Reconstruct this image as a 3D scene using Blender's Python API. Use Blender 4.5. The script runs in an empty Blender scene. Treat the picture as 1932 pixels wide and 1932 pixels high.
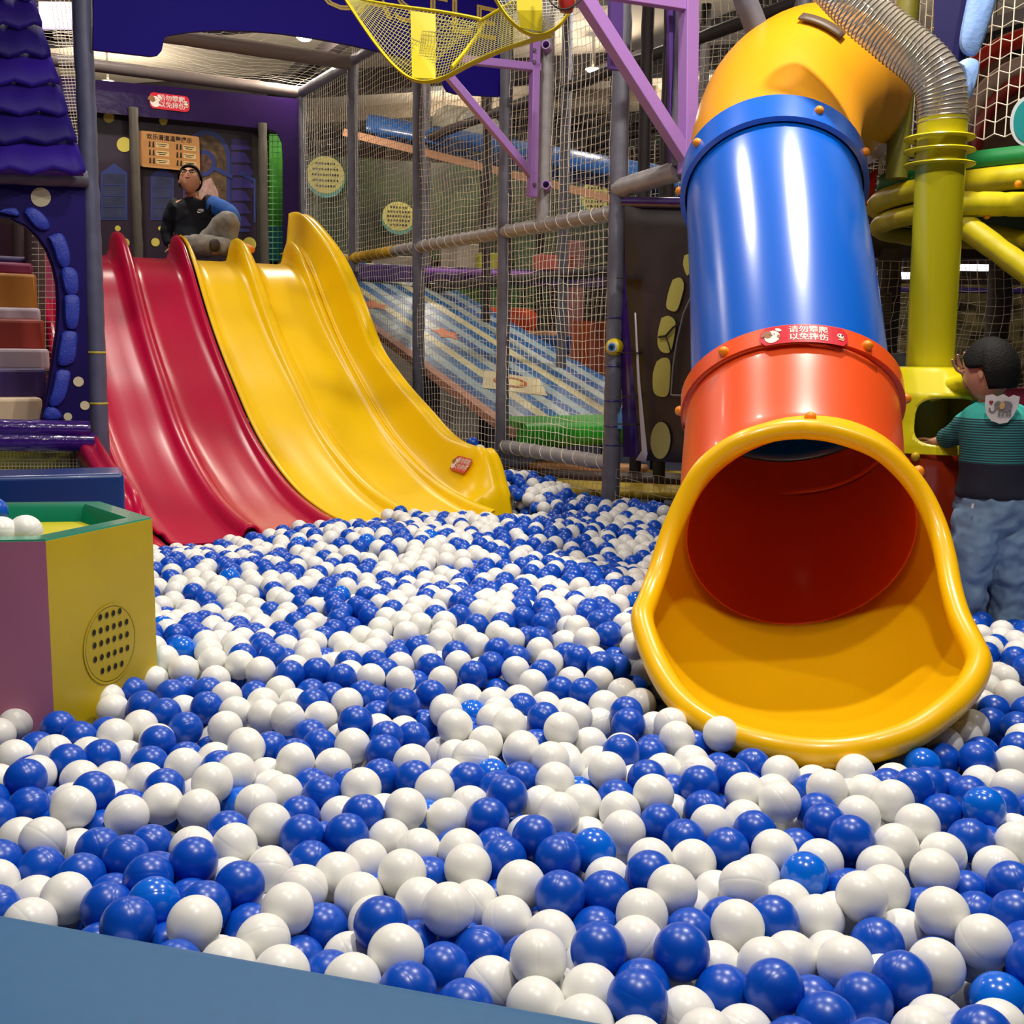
import bpy, bmesh, math, random
import numpy as np
from mathutils import Vector, Matrix
rnd = random.Random(7)
C = bpy.context.scene.collection
PI = math.pi
# ------------------------------------------------------------------ camera
F = 2085.0          # focal length in pixels of the 1932 px frame
CZ = 1.13           # eye height above the pit floor
_d = np.array([-189., 14324., 2085.]); _d /= np.linalg.norm(_d)      # where "down" points in the camera
_up = -_d; _zf = np.array([0, 0, 1.]); _Y = _zf - (_zf @ _up) * _up; _Y /= np.linalg.norm(_Y)
_X = np.cross(_Y, _up)
RM = np.array([_X, _Y, _up])
EYE = np.array([0, 0, CZ])
cam = bpy.data.cameras.new('camera'); co = bpy.data.objects.new('camera', cam); C.objects.link(co)
cam.sensor_width = 36; cam.sensor_fit = 'HORIZONTAL'; cam.lens = F / 1932 * 36; cam.clip_end = 80; cam.clip_start = .05
m = Matrix.Identity(4)
for i in range(3):
    m[i][0] = RM[i][0]; m[i][1] = -RM[i][1]; m[i][2] = -RM[i][2]; m[i][3] = EYE[i]
co.matrix_world = m
bpy.context.scene.camera = co
# ------------------------------------------------------------------ exposure, world, lights
sc = bpy.context.scene
sc.view_settings.view_transform = 'Standard'; sc.view_settings.look = 'None'
sc.view_settings.gamma = 1; sc.view_settings.exposure = 0.0; sc.view_settings.use_curve_mapping = False
wd = bpy.data.worlds.new('hall'); sc.world = wd; wd.use_nodes = True
wd.node_tree.nodes['Background'].inputs[0].default_value = (.60, .62, .78, 1)
wd.node_tree.nodes['Background'].inputs[1].default_value = 0.15
CEIL = 3.15         # ceiling height above the eye
LAMPS = [(1.45, 3.9, 108, .10, 0), (.45, 1.1, 70, .10, 0), (-.9, 2.2, 46, .10, 0), (2.6, 2.2, 26, .10, 0),
         (-.5, 4.6, 42, .12, 0), (-2.9, 6.6, 34, .12, 0), (-1.95, 10.6, 85, .09, 1), (1.0, 9.3, 48, .12, 0),  # last entry is an extra lamp added to brighten the striped ramp
         (.75, 11.6, 46, .09, 1), (2.9, 9.2, 110, .09, 1), (-3.1, 9.0, 36, .09, 0), (2.2, 13.6, 60, .09, 1), (-.9, 14.0, 50, .09, 1), (-4.4, 12.4, 70, .09, 1)]  # second, third and last are extra lamps added to brighten nets, platform, ceiling
for i, (lx, ly, pw, rad, globe) in enumerate(LAMPS):
    L = bpy.data.lights.new('ceiling_lamp_light', 'POINT' if globe else 'AREA'); L.energy = pw
    if globe: L.shadow_soft_size = rad
    else: L.shape = 'DISK'; L.size = rad * 2
    L.color = (1, .93, .83) if not globe else (1, .87, .70)
    o = bpy.data.objects.new('ceiling_lamp_light', L); C.objects.link(o); o.location = (lx, ly, CZ + CEIL - (.42 if globe else .05))


# ------------------------------------------------------------------ helpers
def lin(c):
    return tuple(((v / 255) / 12.92 if v <= 10 else (((v / 255) + .055) / 1.055) ** 2.4) for v in c)


_M = {}


def mat(name, rgb, rough=.4, metal=0., coat=0., emit=0., noise=0., bump=0., bscale=30., spec=.5, alpha=1., trans=0.):
    if name in _M: return _M[name]
    M = bpy.data.materials.new(name); M.use_nodes = True; nt = M.node_tree; b = nt.nodes['Principled BSDF']
    c = (*lin(rgb), 1)
    b.inputs['Base Color'].default_value = c; b.inputs['Roughness'].default_value = rough
    b.inputs['Metallic'].default_value = metal; b.inputs['Coat Weight'].default_value = coat; b.inputs['Coat Roughness'].default_value = .08
    b.inputs['Specular IOR Level'].default_value = spec; b.inputs['Alpha'].default_value = alpha
    b.inputs['Transmission Weight'].default_value = trans
    if emit:
        b.inputs['Emission Color'].default_value = c; b.inputs['Emission Strength'].default_value = emit
    if noise or bump:
        tc = nt.nodes.new('ShaderNodeTexCoord'); n = nt.nodes.new('ShaderNodeTexNoise'); n.inputs['Scale'].default_value = bscale
        n.inputs['Detail'].default_value = 4; nt.links.new(tc.outputs['Object'], n.inputs['Vector'])
        if noise:
            mx = nt.nodes.new('ShaderNodeMixRGB'); mx.blend_type = 'MIX'
            k = 1 - noise; mx.inputs[1].default_value = (c[0] * k, c[1] * k, c[2] * k, 1)
            mx.inputs[2].default_value = tuple(min(1, v * (1 + noise)) for v in c[:3]) + (1,)
            mr = nt.nodes.new('ShaderNodeMapRange'); mr.inputs[1].default_value = .33; mr.inputs[2].default_value = .67; nt.links.new(n.outputs[0], mr.inputs[0]); nt.links.new(mr.outputs[0], mx.inputs[0]); nt.links.new(mx.outputs[0], b.inputs['Base Color'])
        if bump:
            bp = nt.nodes.new('ShaderNodeBump'); bp.inputs['Strength'].default_value = bump; bp.inputs['Distance'].default_value = .01
            nt.links.new(n.outputs[0], bp.inputs['Height']); nt.links.new(bp.outputs[0], b.inputs['Normal'])
    _M[name] = M
    return M


def P(px, py, Y):
    """the point at distance Y in front of the lens that the photograph shows at this spot"""
    c = RM @ np.array([(px - 966) / F, (py - 966) / F, 1.])
    return Vector(c * Y / c[1] + EYE)


def Ph(px, py, h):
    c = RM @ np.array([(px - 966) / F, (py - 966) / F, 1.])
    return Vector(c * h / c[2] + EYE)


def Ppl(px, py, p0, n):
    c = RM @ np.array([(px - 966) / F, (py - 966) / F, 1.])
    return Vector(EYE + c * ((np.array(p0) - EYE) @ np.array(n)) / (c @ np.array(n)))


def proj(p):
    c = RM.T @ (np.array(p) - EYE)
    return 966 + F * c[0] / c[2], 966 + F * c[1] / c[2]


def V(*a): return Vector(a)


def H(x, y, h): return Vector((x, y, CZ + h))


class MB:
    def __init__(s): s.v = []; s.f = []; s.mi = []; s.cur = 0

    def add(s, vs, fs):
        n = len(s.v); s.v += [tuple(v) for v in vs]; s.f += [tuple(i + n for i in f) for f in fs]; s.mi += [s.cur] * len(fs); return s

    def box(s, c, sx, sy, sz, rz=0, ax=None):
        X, Y, Z = ax if ax else (V(math.cos(rz), math.sin(rz), 0), V(-math.sin(rz), math.cos(rz), 0), V(0, 0, 1))
        c = Vector(c); vs = [c + X * (sx * i / 2) + Y * (sy * j / 2) + Z * (sz * k / 2) for i in (-1, 1) for j in (-1, 1) for k in (-1, 1)]
        return s.add(vs, [(0, 1, 3, 2), (4, 6, 7, 5), (0, 4, 5, 1), (2, 3, 7, 6), (0, 2, 6, 4), (1, 5, 7, 3)])

    def bar(s, a, b, wd_, ht, up=V(0, 0, 1)):
        a = Vector(a); b = Vector(b); d = b - a; L = d.length; X = d.normalized(); Y = up.cross(X)
        if Y.length < 1e-3: Y = V(1, 0, 0).cross(X)
        Y.normalize(); Z = X.cross(Y)
        return s.box((a + b) / 2, L, wd_, ht, ax=(X, Y, Z))

    def tube(s, pts, r, n=12, closed=False, caps=True, up=V(0, 0, 1), sq=1.):
        pts = [Vector(p) for p in pts]; m_ = len(pts); rr = r if hasattr(r, '__len__') else [r] * m_
        T = []
        for i in range(m_):
            if closed: t = pts[(i + 1) % m_] - pts[i - 1]
            else: t = pts[min(i + 1, m_ - 1)] - pts[max(i - 1, 0)]
            T.append(t.normalized())
        N = up - T[0] * up.dot(T[0])
        if N.length < .05: N = V(1, 0, 0) - T[0] * T[0].x
        if N.length < .05: N = V(0, 1, 0) - T[0] * T[0].y
        N.normalize(); vs = []
        for i in range(m_):
            N = N - T[i] * N.dot(T[i]); N.normalize(); B = T[i].cross(N)
            for k in range(n):
                a = 2 * PI * k / n; vs.append(pts[i] + (N * math.cos(a) + B * math.sin(a) * sq) * rr[i])
        fs = []
        for i in range(m_ if closed else m_ - 1):
            j = (i + 1) % m_
            for k in range(n):
                l = (k + 1) % n; fs.append((i * n + k, i * n + l, j * n + l, j * n + k))
        if caps and not closed:
            fs.append(tuple(reversed(range(n)))); fs.append(tuple(range((m_ - 1) * n, m_ * n)))
        return s.add(vs, fs)

    def grid(s, rows, closed=False):
        n = len(rows[0]); vs = [p for r in rows for p in r]; fs = []
        for i in range(len(rows) - 1):
            for k in range(n if closed else n - 1):
                l = (k + 1) % n; fs.append((i * n + k, i * n + l, (i + 1) * n + l, (i + 1) * n + k))
        return s.add(vs, fs)

    def lathe(s, prof, c, n=32, ax=V(0, 0, 1)):
        c = Vector(c); ax = ax.normalized(); X = ax.orthogonal().normalized(); Y = ax.cross(X)
        return s.grid([[c + ax * z + (X * math.cos(2 * PI * k / n) + Y * math.sin(2 * PI * k / n)) * r for k in range(n)] for r, z in prof], True)

    def ball(s, c, rx, ry=None, rz=None, n=16, m_=10, ax=None):
        ry = ry or rx; rz = rz or rx; X, Y, Z = ax if ax else (V(1, 0, 0), V(0, 1, 0), V(0, 0, 1)); c = Vector(c)
        rows = []
        for i in range(m_ + 1):
            t = PI * i / m_; rows.append([c + X * (rx * math.sin(t) * math.cos(2 * PI * k / n)) + Y * (ry * math.sin(t) * math.sin(2 * PI * k / n)) + Z * (rz * math.cos(t)) for k in range(n)])
        return s.grid(rows, True)

    def prism(s, poly, d):
        n = len(poly); d = Vector(d); poly = [Vector(p) for p in poly]
        return s.add(poly + [p + d for p in poly], [tuple(reversed(range(n))), tuple(range(n, 2 * n))] + [(i, (i + 1) % n, (i + 1) % n + n, i + n) for i in range(n)])

    def build(s, name, mats, parent=None, smooth=True, bevel=0, solid=0, sub=0, ang=40):
        me = bpy.data.meshes.new(name); me.from_pydata(s.v, [], s.f); me.update()
        if not isinstance(mats, (list, tuple)): mats = [mats]
        for q in mats: me.materials.append(q)
        if len(mats) > 1: me.polygons.foreach_set('material_index', s.mi)
        bm = bmesh.new(); bm.from_mesh(me); bmesh.ops.remove_doubles(bm, verts=bm.verts, dist=1e-5)
        if not solid: bmesh.ops.recalc_face_normals(bm, faces=bm.faces)
        bm.to_mesh(me); bm.free()
        if smooth:
            me.polygons.foreach_set('use_smooth', [True] * len(me.polygons))
            me.set_sharp_from_angle(angle=math.radians(ang))
        o = bpy.data.objects.new(name, me); C.objects.link(o)
        if parent:
            o.parent = parent; o.location = -OFF.get(parent.name, V(0, 0, 0))
        if solid:
            md = o.modifiers.new('thick', 'SOLIDIFY'); md.thickness = solid; md.offset = -1
        if bevel:
            md = o.modifiers.new('bevel', 'BEVEL'); md.width = bevel; md.segments = 3; md.limit_method = 'ANGLE'; md.angle_limit = math.radians(40)
            me.polygons.foreach_set('use_smooth', [True] * len(me.polygons)); 
            if not sub:
                md2 = o.modifiers.new('wn', 'WEIGHTED_NORMAL'); md2.keep_sharp = True
        if sub:
            md = o.modifiers.new('sub', 'SUBSURF'); md.levels = sub; md.render_levels = sub
        return o


OFF = {}


def thing(name, label, cat, loc, group=None):
    o = bpy.data.objects.new(name, None); C.objects.link(o); o.location = loc; OFF[o.name] = Vector(loc); o.empty_display_size = .1
    o['label'] = label; o['category'] = cat
    if group: o['group'] = group
    return o


def tag(o, label, cat, group=None, kind=None):
    o['label'] = label; o['category'] = cat
    if group: o['group'] = group
    if kind: o['kind'] = kind
    return o


def struct(o): o['kind'] = 'structure'; return o


def catmull(pts, n):
    pts = [Vector(p) for p in pts]; out = []
    for i in range(len(pts) - 1):
        p0 = pts[max(i - 1, 0)]; p1 = pts[i]; p2 = pts[i + 1]; p3 = pts[min(i + 2, len(pts) - 1)]
        for k in range(n):
            t = k / n
            out.append(.5 * ((2 * p1) + (p2 - p0) * t + (2 * p0 - 5 * p1 + 4 * p2 - p3) * t * t + (3 * p1 - p0 - 3 * p2 + p3) * t ** 3))
    out.append(pts[-1]); return out


def interp(x, xs, ys): return float(np.interp(x, xs, ys))


def smooth_curve(xs, ys):
    """cubic through knots with limited slopes"""
    xs = np.array(xs, float); ys = np.array(ys, float); d = np.gradient(ys, xs)

    def f(x):
        x = min(max(x, xs[0]), xs[-1]); i = min(int(np.searchsorted(xs, x, side='right')) - 1, len(xs) - 2); h = xs[i + 1] - xs[i]; t = (x - xs[i]) / h
        return float((2 * t ** 3 - 3 * t * t + 1) * ys[i] + (t ** 3 - 2 * t * t + t) * h * d[i] + (-2 * t ** 3 + 3 * t * t) * ys[i + 1] + (t ** 3 - t * t) * h * d[i + 1])
    return f


_font = {}


def text2d(body, size=1., bold=.0):
    """text -> 2D triangles (verts, faces), centred"""
    cu = bpy.data.curves.new('t', 'FONT'); cu.body = body; cu.size = size; cu.align_x = 'CENTER'; cu.align_y = 'CENTER'; cu.offset = bold; cu.resolution_u = 3
    o = bpy.data.objects.new('t', cu); C.objects.link(o); dg = bpy.context.evaluated_depsgraph_get(); dg.update()
    me = bpy.data.meshes.new_from_object(o.evaluated_get(dg)); vs = [tuple(v.co) for v in me.vertices]; fs = [tuple(p.vertices) for p in me.polygons]
    bpy.data.objects.remove(o); bpy.data.curves.remove(cu); bpy.data.meshes.remove(me)
    return vs, fs


class Flat:
    """flat artwork laid onto a surface: local (x, y, lift) -> world by fn"""
    def __init__(s, fn): s.fn = fn; s.mb = MB()

    def poly(s, pts, mi, z, n=1):
        s.mb.cur = mi; s.mb.add([s.fn(x, y, z) for x, y in pts], [tuple(range(len(pts)))]); return s

    def rrect(s, cx, cy, w_, h_, r, mi, z, div=1):
        pts = []
        for (qx, qy, a0) in ((1, 1, 0), (-1, 1, 90), (-1, -1, 180), (1, -1, 270)):
            for k in range(5):
                a = math.radians(a0 + k * 22.5); pts.append((cx + qx * (w_ / 2 - r) + r * math.cos(a), cy + qy * (h_ / 2 - r) + r * math.sin(a)))
        if div > 1:      # strips so that it can bend
            xs = [cx - w_ / 2 + w_ * k / div for k in range(div + 1)]; rows = []
            for x in xs:
                e = max(0, abs(x - cx) - (w_ / 2 - r)); hh = h_ / 2 - r + math.sqrt(max(0, r * r - e * e)); rows.append([s.fn(x, cy - hh, z), s.fn(x, cy + hh, z)])
            s.mb.cur = mi; s.mb.grid(rows); return s
        return s.poly(pts, mi, z)

    def ell(s, cx, cy, rx, ry, mi, z, rot=0, n=20, a0=0, a1=360):
        c_, s_ = math.cos(rot), math.sin(rot); pts = []
        for k in range(n):
            a = math.radians(a0 + (a1 - a0) * k / (n if a1 - a0 == 360 else n - 1)); x = rx * math.cos(a); y = ry * math.sin(a); pts.append((cx + x * c_ - y * s_, cy + x * s_ + y * c_))
        return s.poly(pts, mi, z)

    def ring(s, cx, cy, rx, ry, wd_, mi, z, a0=0, a1=360, n=28):
        rows = []
        for k in range(n + 1):
            a = math.radians(a0 + (a1 - a0) * k / n); rows.append([s.fn(cx + (rx - wd_ / 2) * math.cos(a), cy + (ry - wd_ / 2) * math.sin(a), z), s.fn(cx + (rx + wd_ / 2) * math.cos(a), cy + (ry + wd_ / 2) * math.sin(a), z)])
        s.mb.cur = mi; s.mb.grid(rows); return s

    def text(s, body, cx, cy, size, mi, z, bold=0.):
        vs, fs = text2d(body, size, bold); s.mb.cur = mi; s.mb.add([s.fn(cx + v[0], cy + v[1], z) for v in vs], fs); return s

    def line(s, x0, y0, x1, y1, w_, mi, z):
        d = math.hypot(x1 - x0, y1 - y0); nx, ny = -(y1 - y0) / d * w_ / 2, (x1 - x0) / d * w_ / 2
        return s.poly([(x0 + nx, y0 + ny), (x0 - nx, y0 - ny), (x1 - nx, y1 - ny), (x1 + nx, y1 + ny)], mi, z)


def net(name, quad, cell, r, m_, sag=.012, parent=None, seed=1, fn=None, hexa=False):
    """knotted net: quad = four corner points (bottom-left, bottom-right, top-right, top-left); real strands"""
    R = random.Random(seed); a, b, c, d = [Vector(q) for q in quad]
    nu = max(2, int(round((b - a).length / cell))); nv = max(2, int(round((d - a).length / cell)))
    nrm = (b - a).cross(d - a).normalized(); G = []
    ph = [R.uniform(0, 6) for _ in range(6)]
    for j in range(nv + 1):
        row = []
        for i in range(nu + 1):
            s_, t = i / nu, j / nv; p = (a * (1 - s_) + b * s_) * (1 - t) + (d * (1 - s_) + c * s_) * t
            e = math.sin(PI * s_) * math.sin(PI * t)
            p = p + nrm * (sag * 2 * e * math.sin(s_ * 7 + ph[0]) * math.sin(t * 5 + ph[1])) + V(0, 0, 1) * (sag * math.sin(s_ * nu * .45 + ph[2]) * .5 * min(1, e * 3) + R.gauss(0, cell * .05)) + (b - a).normalized() * (sag * .8 * math.sin(t * nv * .3 + s_ * 6 + ph[3]) * min(1, e * 3) + R.gauss(0, cell * .05))
            if hexa and (i + j) % 2: p = p + V(0, 0, cell * .32)
            elif hexa: p = p - V(0, 0, cell * .0)
            row.append(p)
        G.append(row)
    mb = MB(); off = [nrm * r, nrm * (-r * .5), nrm * (-r * .5)]
    U = (b - a).normalized(); W_ = V(0, 0, 1) if abs(nrm.z) < .8 else (d - a).normalized()

    def strand(ps, side):
        o3 = [nrm * r, nrm * (-r * .5) + side * (r * .87), nrm * (-r * .5) - side * (r * .87)]
        mb.grid([[p + q for q in o3] for p in ps], True)
    for row in G: strand(row, W_)
    for i in range(nu + 1): strand([G[j][i] for j in range(nv + 1)], U)
    o = mb.build(name, m_, parent, smooth=False)
    return o


def skin_mesh(name, pts, edges, mats, parent, sub=2, root=0, flat=None):
    """one continuous body surface grown over joints; pts = [(Vector, rx, ry)]"""
    me = bpy.data.meshes.new(name); me.from_pydata([p[0] for p in pts], edges, []); o = bpy.data.objects.new(name, me); C.objects.link(o)
    o.modifiers.new('skin', 'SKIN'); sk = me.skin_vertices[0] if me.skin_vertices else None
    if sk is None:
        bm = bmesh.new(); bm.from_mesh(me); bm.verts.layers.skin.verify(); bm.to_mesh(me); bm.free(); sk = me.skin_vertices[0]
    for i, p in enumerate(pts):
        sk.data[i].radius = (p[1], p[2] if len(p) > 2 else p[1]); sk.data[i].use_root = (i == root)
    md = o.modifiers.new('sub', 'SUBSURF'); md.levels = sub; md.render_levels = sub
    dg = bpy.context.evaluated_depsgraph_get(); dg.update()
    m2 = bpy.data.meshes.new_from_object(o.evaluated_get(dg)); m2.name = name
    bpy.data.objects.remove(o); bpy.data.meshes.remove(me)
    m2.polygons.foreach_set('use_smooth', [True] * len(m2.polygons))
    m2.materials.clear()
    for q in (mats if isinstance(mats, list) else [mats]): m2.materials.append(q)
    o = bpy.data.objects.new(name, m2); C.objects.link(o); o.parent = parent; o.location = -OFF.get(parent.name, V(0, 0, 0))
    return o


# ------------------------------------------------------------------ materials
yel = mat('yellow_plastic', (252, 206, 2), .3, spec=.25)
yel2 = mat('exit_yellow_plastic', (248, 190, 4), .3, coat=.2)
mag = mat('magenta_plastic', (184, 12, 62), .26, spec=.16)
ora = mat('orange_plastic', (232, 80, 26), .36, coat=.1)
blu = mat('blue_plastic', (0, 94, 206), .24, coat=.0, spec=1.0)
knob = mat('orange_knob', (236, 140, 20), .35)
grey = mat('grey_pipe_foam', (98, 98, 112), .5, noise=.12, bump=.25, bscale=14)
greyl = mat('light_grey_pipe_foam', (150, 146, 148), .45, noise=.1, bump=.35, bscale=18)
netw = mat('white_net_cord', (238, 228, 210), .8)
netd = mat('grey_net_cord', (170, 160, 140), .8)
netg = mat('green_net_cord', (120, 190, 130), .8)
pur = mat('purple_vinyl', (62, 30, 120), .28, coat=.3, bump=.12, bscale=9)
purd = mat('dark_purple_vinyl', (38, 18, 72), .3, coat=.2, bump=.15, bscale=6)
indigo = mat('indigo_panel', (28, 16, 124), .6, spec=.08)
lav = mat('lavender_steel', (168, 124, 200), .35)
yelst = mat('yellow_steel', (212, 196, 26), .45)
white_b = mat('white_ball_plastic', (238, 238, 234), .34)
blue_b = mat('blue_ball_plastic', (0, 76, 192), .3)
lblue_b = mat('clear_blue_ball_plastic', (0, 104, 226), .2, coat=.3)
ceilm = mat('ceiling_plaster', (226, 214, 194), .9, noise=.04, bscale=3)
dark = mat('dark_steel', (34, 26, 30), .7)
black = mat('black', (14, 14, 14), .6)
red_s = mat('sign_red', (206, 36, 56), .3)
white_s = mat('sign_white', (236, 222, 214), .4)
brown_s = mat('sign_brown', (150, 96, 62), .5)
gold = mat('yellow_dots', (222, 206, 88), .6)
stone = mat('blue_stone', (36, 58, 176), .5, bump=.4, bscale=90)
clear = mat('clear_plastic', (200, 205, 210), .15, alpha=.45)

# ------------------------------------------------------------------ structure
fl = struct(MB().box((1, 5, -.05), 18, 24, .1).build('floor', mat('pit_floor_mat', (30, 36, 66), .7, noise=.2, bscale=3), smooth=False))
struct(MB().box((1, 6, CZ + CEIL + .1), 18, 26, .2).build('ceiling', ceilm, smooth=False))
struct(MB().box((0, 18.1, 2.2), 18, .2, 4.4).build('wall_back', mat('back_wall_paint', (84, 66, 62), .85, noise=.25, bscale=1.2), smooth=False))
struct(MB().box((-7.1, 6, 2.2), .2, 24, 4.4).build('wall_left', mat('left_wall_paint', (96, 78, 74), .85), smooth=False))
struct(MB().box((9.1, 6, 2.2), .2, 24, 4.4).build('wall_right', mat('right_wall_paint', (70, 60, 66), .85), smooth=False))
struct(MB().box((1, -6.1, 2.2), 18, .2, 4.4).build('wall_front', mat('front_wall_paint', (150, 140, 130), .85), smooth=False))
k = 0
for (ya, pxs) in ((7.6, 0), (10.2, 0), (12.9, 0), (15.4, 0)):
    k += 1; struct(MB().bar((-6, ya + 1.6, CZ + CEIL - .12), (8, ya - 2.6, CZ + CEIL - .12), .22, .24).build('trim_%d' % k, dark, smooth=False))
for x0 in (-1.8, 1.3, 3.6):
    k += 1; struct(MB().bar((x0 - 2.6, 16, CZ + CEIL - .3), (x0 + 2.2, 7, CZ + CEIL - .3), .12, .12).build('trim_%d' % k, dark, smooth=False))
lampm = mat('lamp_glow', (255, 238, 205), .5, emit=14)
ring_m = mat('lamp_ring', (235, 232, 225), .4)
where = ['over the tube slide', 'over the front of the ball pit', 'over the front left of the pit', 'nearest the right edge of the pit', 'over the back of the pit', 'over the magenta slide', 'glaring over the netted platform bay', 'added over the striped ramp to brighten it',
         'behind the lavender bracket', 'an extra one added behind the yellow tube bend to brighten the nets', 'added just in front of the seated man to light the platform', 'far off above the orange roll', 'far off above the jungle wall', 'an extra one added furthest left behind the painted wall']
for i, (lx, ly, pw, rad, globe) in enumerate(LAMPS):
    z = CZ + CEIL
    t = thing('lowered_downlight' if globe else 'ceiling_lamp', ('small downlight on an added stem that lights the ceiling, ' if globe else 'round white recessed ceiling lamp ') + where[i], 'lamp', (lx, ly, z), 'ceiling lamps')
    if globe:  # recessed downlights hung lower on an added stem so they light the ceiling
        MB().lathe([(0, 0), (.05, 0), (.05, -.02), (.012, -.03), (.012, -.32), (.03, -.33)], (lx, ly, z)).build('stem', ring_m, t)
        MB().ball((lx, ly, z - .30 + .0), .0, n=8, m_=4) if False else MB().lathe([(.03, -.325), (rad * .8, -.335), (rad * .82, -.345)], (lx, ly, z)).build('shade', ring_m, t)
        MB().lathe([(rad * .8, -.342), (rad * .55, -.365), (0, -.37)], (lx, ly, z)).build('globe', lampm, t)
    else:
        MB().lathe([(rad, -.005), (rad + .05, -.012), (rad + .055, 0)], (lx, ly, z)).build('ring', ring_m, t)
        MB().lathe([(0, -.002), (rad, -.002)], (lx, ly, z)).build('diffuser', lampm, t)

# ------------------------------------------------------------------ grey padded climbing frame and its nets
U = V(.5, -.866, 0).normalized(); W = V(.866, .5, 0).normalized()      # along the net wall towards us; across it to the right
P5 = V(.565, 6.35, 0)


def on_net(px, py, off=0.): return Ppl(px, py, P5 + W * off, W)
def on_w(px, py, base): return Ppl(px, py, base, U)


px_of = {}
B5 = on_net(1158, 700); B4 = on_net(950, 600); B3 = on_net(790, 500); B2 = on_net(667, 400); B1 = on_net(571, 350)
B6 = on_net(1028, 300)
B7 = on_net(1283, 300)
frame = thing('climbing_frame', 'tall grey padded pipe frame with netted bays behind the slides', 'play frame', (B5.x, B5.y, 0))


def wrap_tube(a, b, r, mb=None, ties=.33, seed=0):
    """foam sleeve with slight lumps and tape joints"""
    R = random.Random(seed); a = Vector(a); b = Vector(b); L = (b - a).length; n = max(6, int(L / .06)); pts = []; rs = []
    for i in range(n + 1):
        t = i / n; s_ = t * L; e = (s_ % ties); k_ = 1.0 if e > .025 else .93
        pts.append(a.lerp(b, t) + V(R.gauss(0, .0012), R.gauss(0, .0012), 0)); rs.append(r * k_ * (1 + R.gauss(0, .012)))
    mb = mb or MB(); mb.tube(pts, rs, 14); return mb


def post(b, z0, z1, r=.046, par=frame, m_=grey, seed=0, name='post'):
    return wrap_tube((b.x, b.y, z0), (b.x, b.y, z1), r, seed=seed).build(name, m_, par)


HT = 2.38
post(B5, 0, CZ + 3.0, .05, seed=1); post(B4, CZ - .66, CZ + 3.0, .045, seed=2); post(B3, CZ - .9, CZ + HT, .047, seed=3)
post(B2, CZ - .9, CZ + HT, .046, seed=4); post(B1, CZ - .9, CZ + HT, .046, seed=5)
post(B6, CZ + .78, CZ + 2.25, .048, m_=greyl, seed=6); post(B7, CZ + .95, CZ + 3.0, .05, seed=7)
for (a, b, h, m_, r) in ((B2 - U * .6, B5, .775, greyl, .043), (B4 + U * .03, B5, -.635, greyl, .045), (B1, B2, HT, grey, .05), (B2, B4, HT + .02, grey, .045)):
    wrap_tube(V(a.x, a.y, CZ + h), V(b.x, b.y, CZ + h), r, ties=.16, seed=int(h * 100)).build('rail', m_, frame)
for (a, b, h) in ((B2 - U * .6, B5, .775), (B4, B5, -.635)):
    n_ = int((b - a).length / .012); pts = []
    for i in range(n_ + 1):
        t_ = i / n_; q = a.lerp(b, t_); an = t_ * (b - a).length / .13 * 2 * PI; pts.append(V(q.x, q.y, CZ + h) + W * (.0465 * math.cos(an)) + V(0, 0, .0465 * math.sin(an)))
    MB().tube(pts, .0022, 4, caps=False).build('lashing_cord', netw, frame)
wrap_tube(V(B5.x, B5.y, CZ + .90), V(B7.x, B7.y, CZ + .93), .055, ties=.2, seed=9).build('rail', greyl, frame)
# yellow taped stretch of the rail
q0 = on_net(660, 489); q1 = on_net(745, 470)
MB().tube([V(q0.x, q0.y, CZ + .775), V(q1.x, q1.y, CZ + .775)], .046, 14).build('yellow_tape', mat('yellow_tape', (200, 160, 20), .5), frame)
# bay over the platform: rear and front cross pipes, left pillar
LPt = on_w(172, 430, B4)                        # left pillar
wl = (LPt - B4).to_2d().length
rearL = B1 - W * 2.9; frontL = B2 - W * 2.9
for (a, b, h, r) in ((rearL, B1, HT, .055), (frontL, B2, HT, .06)):
    wrap_tube(V(a.x, a.y, CZ + h), V(b.x, b.y, CZ + h), r, ties=.5, seed=31).build('cross_pipe', mat('brown_grey_pipe_foam', (110, 100, 98), .5, bump=.2, bscale=14), frame)
wrap_tube(V(LPt.x, LPt.y, 0), V(LPt.x, LPt.y, CZ + 3.0), .05, ties=.4, seed=12).build('post', mat('blue_grey_pipe_foam', (84, 88, 118), .5, noise=.1, bump=.25, bscale=14), frame)
for y_ in (665, 761):
    q = on_w(175, y_, B4); MB().lathe([(.051, -.006), (.054, 0), (.051, .006)], (LPt.x, LPt.y, q.z)).build('cable_tie', mat('yellow_tie', (190, 180, 60), .4), frame)
    MB().bar((LPt.x - .11, LPt.y - .065, q.z), (LPt.x - .04, LPt.y - .04, q.z - .004), .006, .005).build('cable_tie', mat('yellow_tie', (190, 180, 60), .4), frame)
for k_, (px, py) in enumerate(((1150, 600), (1150, 690), (1150, 755), (1150, 803), (1148, 838), (1150, 660))):
    q = on_net(px, py); MB().lathe([(.051, -.004), (.0535, 0), (.051, .004)], (B5.x, B5.y, q.z)).build('cable_tie', mat('blue_tie', (44, 40, 120), .4), frame)


def net_wall(name, a, b, h0, h1, cell, r, m_, label, sag=.012, seed=1, hexa=False, grp='safety nets', off=0.):
    a = a + W * off; b = b + W * off
    o = net(name, (V(a.x, a.y, CZ + h0), V(b.x, b.y, CZ + h0), V(b.x, b.y, CZ + h1), V(a.x, a.y, CZ + h1)), cell, r, m_, sag, seed=seed, hexa=hexa)
    return tag(o, label, 'net', grp)


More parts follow.
